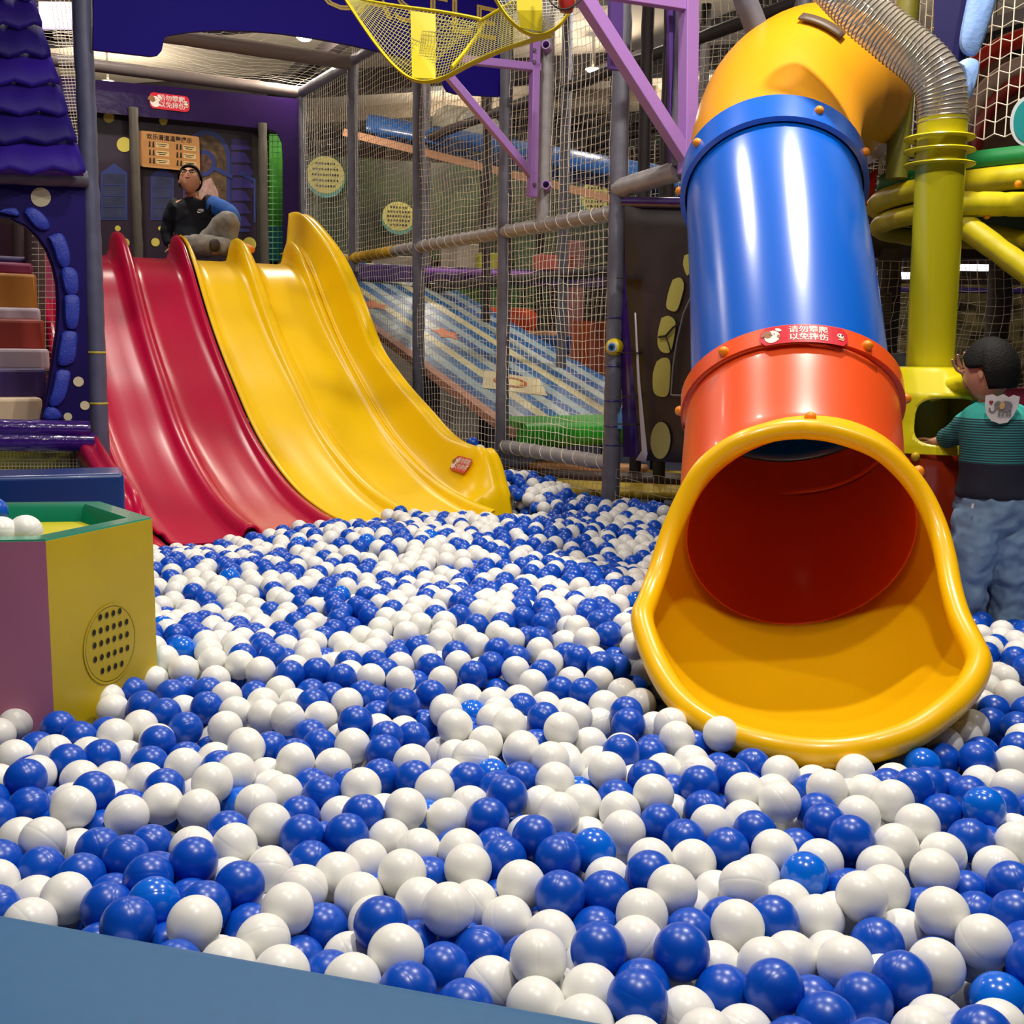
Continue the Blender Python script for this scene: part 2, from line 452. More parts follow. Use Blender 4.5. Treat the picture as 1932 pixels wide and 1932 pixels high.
net_wall('safety_net', B2, B5, .80, 3.0, .048, .0019, netw, 'white knotted net above the sloping grey rail, between yellow slide and lavender brackets', .02, 3)
net_wall('safety_net', B4, B5, -.60, .74, .048, .0019, netw, 'white knotted net between the two grey rails, in front of the green roller', .015, 4)
net_wall('safety_net', B2, B4, -.72, .74, .048, .0018, netw, 'white knotted net hanging between rail and balls just beside the yellow slide', .02, 5)
net_wall('safety_net', B1, B2, -.2, HT - .03, .05, .0019, netw, 'white net on the side of the platform bay, furthest along the row', .012, 6)
net_wall('safety_net', B4, B5, -.92, -.67, .05, .0016, netd, 'low dingy net strip under the bottom rail, behind the heaped balls', .012, 7)
net_wall('safety_net', B5, B5 + U * 1.3, -.92, -.66, .05, .0016, netd, 'low dingy net strip under the dark panel, beside the tube slide', .012, 8)
# net ceiling of the bay
o = net('net_roof', (V(frontL.x, frontL.y, CZ + HT + .03), V(B2.x, B2.y, CZ + HT + .03), V(B1.x, B1.y, CZ + HT + .03), V(rearL.x, rearL.y, CZ + HT + .03)), .09, .0010, netw, .02, seed=9)
tag(o, 'fine net stretched flat over the platform between the brown grey cross pipes', 'net', 'safety nets')
o = net('net_roof', (V(LPt.x, LPt.y, CZ + HT + .1), V(B4.x, B4.y, CZ + HT + .1), V(B2.x, B2.y, CZ + HT + .06), V(frontL.x, frontL.y, CZ + HT + .06)), .10, .0010, netw, .03, seed=10)
tag(o, 'fine net ceiling between the arched indigo header and the platform bay', 'net', 'safety nets')
# ---- nets further back, in parallel bays
D1 = W * 1.3; D2 = W * 2.6
far = thing('climbing_frame', 'second grey padded frame further back, seen through the white net', 'play frame', ((B3 + D1).x, (B3 + D1).y, 0))
for k_, b in enumerate((B5, B4, B3, B2, B1)):
    q = b + D1 * 1.0; post(q, 0, CZ + 2.9, .042, far, dark if k_ % 2 else grey, seed=40 + k_)
    q = b + D2 - U * 1.2; post(q, 0, CZ + 2.9, .042, far, dark, seed=50 + k_)
for h in (.62, 2.1):
    a, b = B1 + D1, B5 + D1; wrap_tube(V(a.x, a.y, CZ + h), V(b.x, b.y, CZ + h), .042, seed=60).build('rail', dark, far)
net_wall('safety_net', B1 - U * 1.0 + D1, B5 + U * 0.4 + D1, .4, 2.2, .06, .0013, netd, 'grey net one bay behind the white net, above the striped ramp', .02, 11)
net_wall('safety_net', B1 - U * 2 + D2, B5 + D2 - U * .2, -.6, 1.9, .08, .002, netd, 'coarser grey net two bays back, around the orange roll and pillars', .03, 12)

# ------------------------------------------------------------------ arched indigo header with gold lettering
hd = thing('header_board', 'indigo header board with shallow arch and gold lettering over the slides', 'sign board', (LPt.x, LPt.y, CZ + 1.7))
hp = [(150, -90), (178, -90)]
outline = [(176, -120), (176, 93), (190, 95), (285, 106), (298, 104), (305, 96), (308, 82), (311, 70), (320, 66), (360, 60), (410, 57), (470, 58), (530, 63), (600, 73), (660, 84), (722, 98), (760, 108), (800, 120), (835, 132), (839, 160), (846, 172), (862, 177), (935, 182), (944, 182), (944, 60), (944, -120)]
poly = [on_w(x, y, B4 + U * .07) for x, y in outline]
MB().prism(poly, -U * .03).build('board', indigo, hd, smooth=False)


def fl_plane(org, X, Y, lift=.002):
    N = X.cross(Y).normalized(); return lambda x, y, z: org + X * x + Y * y + N * (z + lift)


ho = on_w(500, -38, B4 + U * .07); f_ = Flat(fl_plane(ho, W, V(0, 0, 1)))
vs, fs = text2d('MAGIC CASTLE', .28)
for (dx, mi) in ((0, 0),):
    f_.mb.cur = mi; rows = [f_.fn(v[0] * 1.25 + .30, v[1] + .0 - v[0] * .03, .001) for v in vs]; f_.mb.add(rows, fs)
vs2, fs2 = text2d('MAGIC CASTLE', .28, -.012)
f_.mb.cur = 1; f_.mb.add([f_.fn(v[0] * 1.25 + .30, v[1] - v[0] * .03, .003) for v in vs2], fs2)
f_.mb.build('lettering', [mat('gold_outline', (190, 160, 70), .5), indigo], hd, smooth=False)

# ------------------------------------------------------------------ yellow net sculpture hanging in front of the header
ys = thing('hanging_net_sculpture', 'yellow steel frame sheathed in yellow net hanging above the slides', 'hanging decoration', P(800, 0, 5.6))
pa = catmull([P(640, -20, 5.7), P(700, 70, 5.65), (P(745, 125, 5.6)), P(785, 152, 5.55), P(830, 150, 5.5), P(890, 120, 5.4), P(960, 90, 5.3), P(1040, 66, 5.2)], 8)
MB().tube(pa, .008, 8, sq=2.4).build('frame_tube', yelst, ys)
pb = catmull([P(925, -20, 5.2), P(955, 30, 5.2), P(990, 60, 5.2), P(1022, 66, 5.2), P(1055, 48, 5.2), P(1080, 10, 5.2), P(1085, -25, 5.2)], 8)
MB().tube(pb, .008, 8, sq=3).build('frame_tube', yelst, ys)
pc = catmull([P(655, -5, 5.9), P(740, 10, 5.8), P(830, 22, 5.75), P(900, 35, 5.7), P(912, 42, 5.7), P(905, 60, 5.65), P(880, 95, 5.55), P(852, 128, 5.45)], 6)
MB().tube(pc, .009, 8, sq=1.6).build('frame_tube', yelst, ys)
MB().tube([P(905, 40, 5.7), P(965, 5, 5.5), P(1000, -20, 5.4)], .009, 8).build('frame_tube', yelst, ys)
MB().grid([[P(775, 22, 5.72), P(822, 28, 5.7)], [P(776, 80, 5.68), P(823, 82, 5.66)], [P(778, 148, 5.56), P(822, 150, 5.52)]]).build('yellow_band', yelst, ys, smooth=False, solid=.006)
MB().grid([[P(974, -20, 5.16), P(1022, -20, 5.16)], [P(976, 20, 5.16), P(1023, 20, 5.16)], [P(982, 52, 5.18), P(1022, 60, 5.18)]]).build('yellow_band', yelst, ys, smooth=False, solid=.006)
dn = mat('yellow_net_cord', (176, 168, 80), .7)


def patch_net(name, A, B, n, r, m_, parent):
    """net between two edge curves, diagonal strands both ways"""
    mb = MB(); A = [Vector(a) for a in A]; B = [Vector(b) for b in B]

    def at(L, t):
        x = t * (len(L) - 1); i = min(int(x), len(L) - 2); return L[i].lerp(L[i + 1], x - i)
    for i in range(n + 1):
        t = i / n; mb.tube([at(A, t).lerp(at(B, t), s_ / 4) for s_ in range(5)], r, 3, caps=False)
    k_ = max(3, int(n * (at(A, .5) - at(B, .5)).length / max(.01, sum((A[i + 1] - A[i]).length for i in range(len(A) - 1)))))
    for j in range(1, k_):
        s_ = j / k_; mb.tube([at(A, i / n).lerp(at(B, i / n), s_) for i in range(n + 1)], r, 3, caps=False)
    return mb.build(name, m_, parent, smooth=False)


lf = catmull([P(640, -20, 5.7), P(700, 70, 5.65), P(745, 125, 5.6), P(785, 152, 5.55)], 6)
rg = catmull([P(655, -5, 5.9), P(740, 10, 5.8), P(830, 22, 5.75), P(905, 38, 5.7)], 6)
patch_net('sheath_net', lf, rg, 34, .0016, dn, ys)
patch_net('sheath_net', catmull([P(785, 152, 5.55), P(830, 150, 5.5), P(890, 120, 5.4), P(960, 90, 5.3), P(1040, 66, 5.2)], 6), catmull([P(800, 30, 5.72), P(860, 35, 5.7), P(905, 40, 5.7), P(965, 5, 5.5), P(1000, -20, 5.4)], 6), 40, .0016, dn, ys)
patch_net('sheath_net', catmull([P(925, -20, 5.2), P(955, 30, 5.2), P(990, 60, 5.2)], 6), catmull([P(1085, -25, 5.2), P(1075, 20, 5.2), P(1030, 62, 5.2)], 6), 16, .0016, mat('white_fine_cord', (190, 190, 180), .7), ys)
# red bulb on a looped cable
rb = thing('red_bulb', 'small red lamp holder on a looped black cable at the top edge', 'lamp', P(1069, 0, 5.1))
MB().lathe([(0, -.05), (.028, -.045), (.036, -.01), (.036, .05), (.02, .07), (0, .07)], P(1069, 2, 5.1)).build('holder', mat('red_bulb_plastic', (140, 30, 26), .35), rb)
MB().tube(catmull([P(1030, -25, 5.1), P(1040, 5, 5.1), P(1066, 18, 5.06), P(1098, -2, 5.1), P(1104, -25, 5.1)], 6), .004, 6).build('cable', black, rb)

# ------------------------------------------------------------------ lavender steel brackets


def bracket(base, label, pts, offn, dia_w=.05):
    """pts: vertical bar top/bottom, arm end, diagonal start/end (all points)"""
    t = thing('steel_bracket', label, 'bracket', pts[1], 'lavender steel wall brackets')
    vt, vb, arm0, arm1, d0, d1 = pts
    MB().bar(vt, vb, dia_w, dia_w, up=W).build('upright', lav, t, bevel=.004)
    MB().bar(arm0, arm1, .05, .045).build('arm', lav, t, bevel=.004)
    MB().bar(d0, d1, dia_w * .9, dia_w * .9).build('diagonal', lav, t, bevel=.004)
    return t


b6 = B6 + U * .06 - W * .05
bk = bracket(B6, 'lavender triangular bracket on the pale grey post, above the long rail', [on_w(1010, 65, b6), on_w(1004, 372, b6), on_w(1018, 128, b6), on_w(868, 112, b6) - U * .0, on_w(845, 142, b6), on_w(1010, 338, b6)], 0)
for py in (87, 350):
    q = on_w(1031, py, B6 + U * .09); MB().lathe([(.026, -.06), (.026, .03), (.020, .03), (.020, -.05)], q, 20, ax=(EYE_D := (Vector((-.15, -1, .05))).normalized())).build('pipe_stub', lav, bk)
for py in (95, 117, 348):
    q = on_w(1008, py, b6 + U * .03); MB().lathe([(0, .012), (.01, .01), (.012, 0)], q, 10, ax=U).build('bolt', mat('bolt_steel', (150, 140, 160), .3, metal=.8), bk)
b7 = B7 + U * .06
bracket(B7, 'larger lavender bracket with long diagonal beside the yellow tube bend', [on_w(1300, -60, b7), on_w(1297, 328, b7), on_w(1310, 14, b7), on_w(1140, -12, b7), on_w(1085, -30, b7), on_w(1297, 302, b7)], 0, .075)
t = thing('steel_plate_column', 'broad purple steel plate standing behind the large lavender bracket', 'bracket', on_w(1272, 60, b7 - U * .1))
MB().bar(on_w(1272, -60, b7 - U * .1), on_w(1276, 325, b7 - U * .1), .09, .02, up=U).build('plate', mat('purple_steel', (84, 56, 130), .45), t)
MB().bar(on_w(1162, -60, b7 - U * .3), on_w(1160, 132, b7 - U * .3), .075, .03, up=U).build('plate', mat('purple_steel', (84, 56, 130), .45), t)
for k_, px in enumerate((1262, 1215)):
    q = on_net(px, 300, .7)
    post(q, 0, CZ + 3, .04, far, dark, seed=70 + k_)

# ------------------------------------------------------------------ wave slides
PHI = .4952; S0 = V(-3.3718, 8.2599, 0); LW = .44255
US = V(math.sin(PHI), -math.cos(PHI), 0); WS = V(math.cos(PHI), math.sin(PHI), 0)
prof = smooth_curve([-.35, -.08, .0, .15, .32, .45, .69, .93, 1.3, 1.5, 2.0, 2.5, 2.9, 3.3, 3.9],
                    [.665, .665, .66, .64, .59, .52, .32, .13, -.12, -.24, -.53, -.73, -.84, -.90, -.93])
rail = smooth_curve([-.12, -.06, .0, .1, .25, .4, .7, 4], [.10, .165, .175, .165, .13, .085, .062, .055])
fwall_px = [(530, 405), (560, 403), (600, 440), (640, 500), (675, 580), (700, 640), (740, 700), (800, 770), (860, 830), (900, 845), (935, 860), (955, 915)]
fs_, fh_ = [], []
for i, q in enumerate(fwall_px):
    off = 4.16 + .5 * i / 11; p = Ppl(*q, S0 + WS * (LW * off), WS); fs_.append((p - S0).dot(US)); fh_.append(p.z - CZ)
fs_[0] = min(fs_[0], fs_[1] - .12)
FW = smooth_curve(fs_, fh_)
FEND = fs_[-1]


FL = smooth_curve([fs_[0], 0, .45, .85, 1.5, 2.0, 2.3, 2.66, 2.98, 3.3, 3.54, 3.70, 3.80, 3.86], [1.0, .88, .60, .25, -.16, -.38, -.48, -.55, -.60, -.62, -.645, -.69, -.77, -.88])


def SP(a, s_, h): q = S0 + WS * a + US * s_; return V(q.x, q.y, CZ + h)


def rows_slide(lanes, a0, pinch0=0):
    """height offsets across the slide: rounded dividers between dished lanes"""
    prof_a = []
    for L in range(lanes + 1):
        c = a0 + L * LW
        for (da, k_) in ((-.055, 0), (-.038, .35), (-.028, .75), (-.018, .95), (0, 1), (.018, .95), (.028, .75), (.038, .35), (.055, 0)):
            if (L == 0 and da < 0) or (L == lanes and da > 0): continue
            prof_a.append((c + da, k_, 0))
        if L < lanes:
            for t in (.25, .4, .6, .75): prof_a.append((c + LW * t, 0, -.012))
    return prof_a


def slide(name, label, lanes, a0, m_, s_end, left_wall=False, right_wall=False):
    t = thing(name, label, 'slide', SP(a0 + LW, 1.7, -.9))
    ra = rows_slide(lanes, a0); rows = []
    ns = 84
    for i in range(ns + 1):
        s_ = -.10 + (s_end + .10) * i / ns; b = prof(s_); rows.append([SP(a, s_, b + k_ * rail(s_) + dz) for a, k_, dz in ra])
    MB().grid(rows).build('chute', m_, t, solid=.016, ang=75)
    for side in ([-1] if left_wall else []) + ([1] if right_wall else []):
        rows = []; c = a0 if side < 0 else a0 + lanes * LW
        for i in range(91):
            fe = FEND if side > 0 else 3.84; s_ = -.32 + (fe + .32) * i / 90; sf = s_; k_ = min(1, max(0, s_ / FEND)); out = (.03 + .12 * k_) if side > 0 else (.02 + .01 * k_)
            top = (FW if side > 0 else FL)(max(s_, fs_[0])); b = prof(s_) + rail(max(s_, -.1)); b = min(b, top - .02); w_ = side; hh = top - b
            e = min(1, (FEND - s_) / .10 + .0); e = max(0, e) ** .5; tp = b + hh
            L = [(0, b - .012), (.03, b - .004), (.045, b + .01 * hh), (.05 + out * .35, b + .45 * hh), (.05 + out * .8, b + .88 * hh), (.05 + out * .9, tp), (.05 + out * .9 + .02, tp + .010), (.05 + out * .9 + .04, tp), (.05 + out * .9 + .052, tp - .010), (.05 + out * .9 + .07, tp - .004), (.05 + out * .9 + .095, tp - .002), (.05 + out * .9 + .112, tp - .025), (.05 + out * .9 + .115, tp - .09)]
            rows.append([SP(c + w_ * a, s_, h) for a, h in L])
        # rounded front end
        last = rows[-1]
        for q in (.25, .5, .75, 1.):
            rows.append([p + US * (.05 * math.sin(q * PI / 2)) + V(0, 0, -.30 * (1 - math.cos(q * PI / 2)) * (1 if j > 3 else .3)) for j, p in enumerate(last)])
        MB().grid(rows).build('side_wall', m_, t, solid=.012 * (1 if side < 0 else -1), ang=75)
    return t


sm = slide('wave_slide', 'glossy magenta wave slide of two lanes beside the blue grey pillar', 2, 0, mag, 3.62, left_wall=True)
sy = slide('wave_slide', 'glossy yellow double wave slide with high side wall and red sticker', 2, 2 * LW + .014, yel, 3.6, right_wall=True)


def sticker(parent, fn, w_, h_, label, detail=True, div=1):
    """red warning sticker with a puppy, two rows of writing and a small emblem"""
    f = Flat(fn); r = h_ * .28
    f.rrect(0, 0, w_, h_, r, 0, .0, div)
    k_ = h_ / .062
    cx = -w_ * .36
    f.ell(cx, -.004 * k_, .0205 * k_, .0215 * k_, 1, .0012); f.ell(cx - .012 * k_, .006 * k_, .011 * k_, .014 * k_, 3, .0016, .4)
    f.ell(cx - .022 * k_, .008 * k_, .0055 * k_, .010 * k_, 3, .002, -.7); f.ell(cx + .017 * k_, .017 * k_, .0095 * k_, .0048 * k_, 1, .002, -.6)
    f.ell(cx + .017 * k_, -.006 * k_, .004 * k_, .006 * k_, 3, .002, .3)
    for dx in (-.006, .006): f.ell(cx + dx * k_, .004 * k_, .0016 * k_, .0016 * k_, 2, .0026)
    f.ell(cx, .0005 * k_, .0018 * k_, .0013 * k_, 2, .0026)
    [f.text('请勿攀爬', .006 * k_ + w_ * .02 + d_ * .0006 * k_, h_ * .21, .0262 * k_, 1, .0012) for d_ in (-1, 1)]
    [f.text('以免摔伤', .006 * k_ + w_ * .02 + d_ * .0006 * k_, -h_ * .21, .0262 * k_, 1, .0012) for d_ in (-1, 1)]
    ex = w_ * .41
    f.ell(ex, .003 * k_, .0095 * k_, .008 * k_, 1, .0012); f.ell(ex - .004 * k_, .004 * k_, .0022 * k_, .0026 * k_, 2, .002); f.ell(ex + .005 * k_, .005 * k_, .003 * k_, .0032 * k_, 2, .002)
    f.rrect(ex + .004 * k_, -.007 * k_, .014 * k_, .004 * k_, .0012 * k_, 4, .0022); f.rrect(ex, -.012 * k_, .016 * k_, .0022 * k_, .0008 * k_, 1, .0022)
    o = f.mb.build('warning_sticker', [red_s, white_s, mat('ink', (40, 26, 26), .5), brown_s, mat('sticker_gold', (196, 160, 60), .5)], parent, smooth=False)
    o['label'] = label; return o


# the sticker on the yellow side wall
kk = 2.72; c0 = 2 * LW + .014 + 2 * LW


def wall_pt(s_, t):
    k_ = min(1, max(0, s_ / FEND)); out = .03 + .12 * k_; top = FW(s_); b = prof(s_) + rail(s_); hh = top - b
    return SP(c0 + .05 + out * (.35 + .45 * t), s_, b + (.45 + .43 * t) * hh)


q0 = wall_pt(2.62, .1); q1 = wall_pt(2.90, .1); q2 = wall_pt(2.76, .8)
Xs = (US + V(0, 0, -.03)).normalized(); Ys = (q2 - wall_pt(2.76, .1)); Ys = (Ys - Xs * Ys.dot(Xs)).normalized(); cq = wall_pt(2.95, .26)
Nn = Xs.cross(Ys)
if Nn.dot(Vector(EYE) - cq) < 0: Xs = -Xs; Nn = -Nn
sticker(sy, lambda x, y, z: cq + Xs * x + Ys * y + Nn * (z + .014), .225, .098, 'small red warning sticker on the yellow side wall')

# ------------------------------------------------------------------ tube slide
UPV = V(0, 0, 1)
th = math.radians(26)
ax0 = V(-.12, -math.cos(th), -math.sin(th)).normalized()          # downhill axis at the mouth ring
C0 = P(1510, 1010, 3.3)
G1 = P(1491, 762, 3.78); G2 = P(1458, 345, 4.52)
RT = .345
tpath = catmull([C0, C0 - ax0 * .20 + V(-.01, 0, 0), G1 + (C0 - G1) * .22 + V(0, .015, -.01), G1, G1.lerp(G2, .5) + V(0, -.01, .0), G2, P(1475, 215, 4.92), P(1535, 160, 5.22), P(1580, 172, 5.60), P(1598, 195, 6.2), P(1606, 205, 6.9)], 10)
n1 = 30; n2 = 50
ts = thing('tube_slide', 'big spiral tube slide of yellow, blue and orange drums with scooped yellow mouth', 'slide', (C0.x, C0.y, 0))


def frames(pts, up):
    T = []; m_ = len(pts)
    for i in range(m_): T.append((pts[min(i + 1, m_ - 1)] - pts[max(i - 1, 0)]).normalized())
    N = up - T[0] * up.dot(T[0]); N.normalize(); out = []
    for i in range(m_):
        N = N - T[i] * N.dot(T[i]); N.normalize(); out.append((pts[i], T[i], N.copy(), T[i].cross(N)))
    return out


FR = frames(tpath, UPV)


def fr_at(x):
    i = min(int(x), len(FR) - 2); t = x - i; a, b = FR[i], FR[i + 1]
    return tuple((a[k_].lerp(b[k_], t)) if k_ == 0 else a[k_].lerp(b[k_], t).normalized() for k_ in range(4))


def tube_sec(i0, i1, rad, step=1., n=56):
    rows = []; x = i0
    xs = [i0]
    while x + step < i1 - 1e-6: x += step; xs.append(x)
    xs.append(i1)
    for x in xs:
        c, T, N, B = fr_at(x); r = rad(x) if callable(rad) else rad
        rows.append([c + (N * math.cos(2 * PI * k_ / n) + B * math.sin(2 * PI * k_ / n)) * r for k_ in range(n)])
    return MB().grid(rows, True)


def flange(x0, x1, r, xr=.03):
    return tube_sec(x0, x1, r, step=.5)


def drum(name, i0, i1, m_, r=RT): return tube_sec(i0, i1, r).build(name, m_, ts, solid=.012, ang=70)


drum('orange_drum', 0, n1 + .6, ora, RT + .006)
drum('blue_drum', n1 - .1, n2 + .5, blu, RT - .012)
drum('yellow_bend', n2 - .4, len(FR) - 1, mat('bend_yellow_plastic', (224, 152, 4), .4, coat=.05), RT - .005)


def band(i0, i1, m_, r, name):
    rows = []; n = 64
    for x, rr in ((i0, r - .02), (i0 + .05, r), (i1 - .05, r), (i1, r - .022)):
        c, T, N, B = fr_at(x); rows.append([c + (N * math.cos(2 * PI * k_ / n) + B * math.sin(2 * PI * k_ / n)) * rr for k_ in range(n)])
    return MB().grid(rows, True).build(name, m_, ts, ang=35)


band(n1 - 1.9, n1 + .7, ora, RT + .024, 'orange_flange')
band(n2 - 1.6, n2 + .7, blu, RT + .016, 'blue_flange')
band(-.3, 3.0, yel2, RT + .034, 'yellow_flange')


def bolt_at(x, ang, r):
    c, T, N, B = fr_at(x); d = N * math.cos(ang) + B * math.sin(ang); p = c + d * r
    MB().lathe([(.0165, -.004), (.0175, .006), (.0145, .016), (.007, .021), (0, .022)], p, 14, ax=d).build('bolt_cap', knob, ts)


for a in (-95, -58, 20, 62, 100): bolt_at(n2 - .5, math.radians(a), RT + .014)
for a in (-95, -42, 31, 80): bolt_at(n1 - .6, math.radians(a), RT + .022)
for a in (-100, -58, -2, 56, 100): bolt_at(1.6, math.radians(a), RT + .034)
# mouth: loft from the ring circle to the rolled rim
ring_c, ring_T, ring_N, ring_B = fr_at(0)
rim_px = [(1509, 809, 3.09), (1456, 814, 3.09), (1406, 829, 3.09), (1362, 853, 3.10), (1322, 889, 3.10), (1290, 945, 3.09), (1262, 1010, 3.06), (1240, 1080, 3.00), (1222, 1130, 2.92), (1211, 1162, 2.84), (1220, 1205, 2.76), (1243, 1261, 2.66), (1285, 1323, 2.53), (1350, 1371, 2.42), (1429, 1401, 2.34), (1523, 1417, 2.29), (1616, 1413, 2.28), (1709, 1386, 2.32), (1775, 1343, 2.38), (1822, 1298, 2.46), (1844, 1250, 2.54), (1832, 1215, 2.62), (1808, 1165, 2.72), (1792, 1110, 2.82), (1781, 1050, 2.91), (1765, 992, 2.98), (1737, 932, 3.03), (1698, 882, 3.06), (1648, 843, 3.08), (1572, 816, 3.09)]
rim = [P(*q) for q in rim_px]
cl = catmull([rim[-1]] + rim + [rim[0], rim[1]], 4); cl = cl[4:-4]; cl = cl[:-1] if (cl[-1] - cl[0]).length < 1e-4 else cl
rim_s = cl; n_r = len(rim_s)
rows = []; mid = ring_c
angs = []
key = {0: 0, 3: 32, 5: 60, 7: 84, 9: 104, 10: 112, 12: 132, 15.5: 180, 18: 222, 19: 240, 20: 250, 21: 256, 23: 275, 25: 296, 27: 326, 30: 360}
for i in range(n_r):
    angs.append(-math.radians(interp(i * 30 / n_r, list(key), list(key.values()))))
K = 14
for j in range(K + 1):
    t = j / K; row = []
    for i, p in enumerate(rim_s):
        a = angs[i]; rp = ring_c + (ring_N * math.cos(a) + ring_B * math.sin(a)) * (RT - .004)
        q = rp.lerp(p, t); low = max(0, -math.cos(a)); side = abs(math.sin(a))
        q = q + V(0, 0, -1) * (.10 * low * math.sin(PI * t)) + (rp - ring_c).normalized() * (.030 * side * math.sin(PI * t))
        row.append(q)
    rows.append(row)
MB().grid(rows, True).build('mouth_scoop', yel2, ts, solid=-.008, ang=80)
rr = []
for i, p in enumerate(rim_s):
    a = abs(angs[i]); rr.append(.029 + .005 * max(0, -math.cos(a)))
MB().tube([p + V(0, -.008, .0) for p in rim_s], rr, 14, closed=True).build('rolled_rim', yel2, ts)
ft = P(1530, 1445, 2.42)
MB().tube([V(ft.x - .12, ft.y + .15, 0), V(ft.x - .10, ft.y + .16, CZ - 1.0)], .03, 10).build('foot', mat('teal_foot', (10, 60, 80), .5), ts)
MB().tube([V(ft.x + .35, ft.y + .55, 0), V(ft.x + .35, ft.y + .55, CZ - 1.0)], .03, 10).build('foot', mat('teal_foot', (10, 60, 80), .5), ts)
# sticker bent around the orange flange
c, T, N, B = fr_at(n1 - .75)
a_c = math.radians(-1.5)


def on_tube(x, y, z):
    a = a_c + x / (RT + .03); r = RT + .030 + z; return c + T * (y) + (N * math.cos(a) + B * math.sin(a)) * r


sg = 1
q = proj(on_tube(.1, 0, 0)); q2 = proj(on_tube(-.1, 0, 0))
if q[0] < q2[0]: sg = -1
_ot = on_tube
sticker(ts, lambda x, y, z: _ot(sg * x, y, z), .275, .072, 'red warning sticker with puppy bent around the orange flange', div=16)
# support strap and leaning pole
sx, sT, sN, sB = fr_at(n2 + 13)
rows = [[sx + sT * d + (sN * math.cos(math.radians(a)) + sB * math.sin(math.radians(a))) * (RT + .008) for d in (-.03, .03)] for a in range(-2, 31, 4)]
MB().grid(rows).build('steel_strap', mat('strap_steel', (90, 74, 60), .5), ts, solid=.01)
wrap_tube(P(1392, -40, 5.0), P(1440, 92, 5.05), .05, seed=77).build('hanger_pole', grey, ts)
t = thing('ceiling_hanger', 'thin grey hanger pole coming down behind the yellow bend', 'pole', P(1517, -40, 6.0))
MB().tube([P(1517, -60, 6.3), P(1519, 50, 6.3)], .035, 12).build('pole', grey, t)

# ------------------------------------------------------------------ blue grey padded pit edge in the foreground
SURF = -.87
ea = Ph(-60, 1711, -.80); eb = Ph(0, 1725, -.80); ec = Ph(1155, 1932, -.80); ed = ec + (ec - eb) * .8; ea = eb + (eb - ec) * .8
dirp = (ed - ea).normalized(); nrp = V(dirp.y, -dirp.x, 0); nrp = nrp if nrp.y < 0 else -nrp
pw = .42; r_ = .035; topz = CZ - .80
sec = [(0, 0)]
sec = [(0.0, 0.0)] + [(r_ - r_ * math.cos(a), topz - r_ + r_ * math.sin(a)) for a in [math.radians(x) for x in (0, 15, 30, 45, 60, 75, 90)]] + [(pw - r_ + r_ * math.sin(a), topz - r_ + r_ * math.cos(a)) for a in [math.radians(x) for x in (0, 30, 60, 90)]] + [(pw, 0)]
rows = [[V(e.x + nrp.x * (x - r_ * .6), e.y + nrp.y * (x - r_ * .6), z) for x, z in sec] for e in [ea.lerp(ed, t / 12) for t in range(13)]]
pad = MB().grid(rows).build('padded_wall', mat('blue_grey_vinyl', (40, 94, 140), .5, noise=.03, bscale=40), ang=60)
tag(pad, 'blue grey padded foam wall in front of the ball pit', 'foam wall')

pr_ = MB().box((2.37, 2.75, .20), .24, 3.9, .40).build('padded_wall', mat('blue_grey_vinyl', (40, 94, 140), .5), bevel=.03)
tag(pr_, 'blue grey padded foam wall closing the right side of the ball pit', 'foam wall')

# ------------------------------------------------------------------ hexagonal ball table
HX = Ph(86, 1018, -.437); HR = Ph(287, 976, -.437); s_h = (HR - HX).length; a0 = math.atan2(HR.y - HX.y, HR.x - HX.x)
hex_pts = [V(HX.x, HX.y, 0)]
for k_ in range(5):
    a = a0 + math.radians(60) * k_; hex_pts.append(hex_pts[-1] + V(math.cos(a), math.sin(a), 0) * s_h)
hc = sum((p for p in hex_pts), V(0, 0, 0)) / 6; zt = CZ - .437
ht = thing('hexagonal_table', 'hexagonal foam ball table with pink and yellow sides and green rim', 'play table', (hc.x, hc.y, 0))
side_m = [mat('yellow_green_vinyl', (196, 170, 14), .42, noise=.05, bump=.1, bscale=5, coat=.15), mat('teal_side_vinyl', (10, 120, 90), .4), mat('orange_side_vinyl', (200, 100, 40), .4), mat('blue_side_vinyl', (30, 80, 170), .4), mat('red_side_vinyl', (180, 40, 50), .4), mat('pink_vinyl', (196, 120, 150), .45, noise=.04, bump=.1, bscale=5)]
for k_ in range(6):
    a, b = hex_pts[k_], hex_pts[(k_ + 1) % 6]; inn = (hc - (a + b) / 2).normalized() * .012
    mb = MB(); mb.prism([V(a.x, a.y, 0), V(b.x, b.y, 0), V(b.x, b.y, zt - .004), V(a.x, a.y, zt - .004)], inn)
    pn = mb.build('side_panel', side_m[k_], ht, smooth=False); pn['label'] = ['yellow side panel with round speaker vent', 'side panel', 'side panel', 'side panel', 'side panel', 'pink side panel'][k_]
    if k_ == 0: panel0 = pn
rows = []
for p in hex_pts + [hex_pts[0]]:
    d = (hc - p).normalized(); rows.append([V(p.x, p.y, zt - .006), V(p.x, p.y, zt) + d * .004, V(p.x, p.y, zt) + d * .062, V(p.x, p.y, zt - .01) + d * .072, V(p.x, p.y, zt - .055) + d * .085])
MB().grid(rows).build('rim', mat('green_rim_vinyl', (10, 126, 96), .3, coat=.3, noise=.05, bscale=8), ht, ang=30)
MB().add([V(p.x, p.y, zt - .047) + (hc - p).normalized() * .08 for p in hex_pts], [tuple(range(6))]).build('tabletop', mat('yellow_table_vinyl', (214, 200, 24), .3, bump=.3, bscale=6), ht, smooth=False)
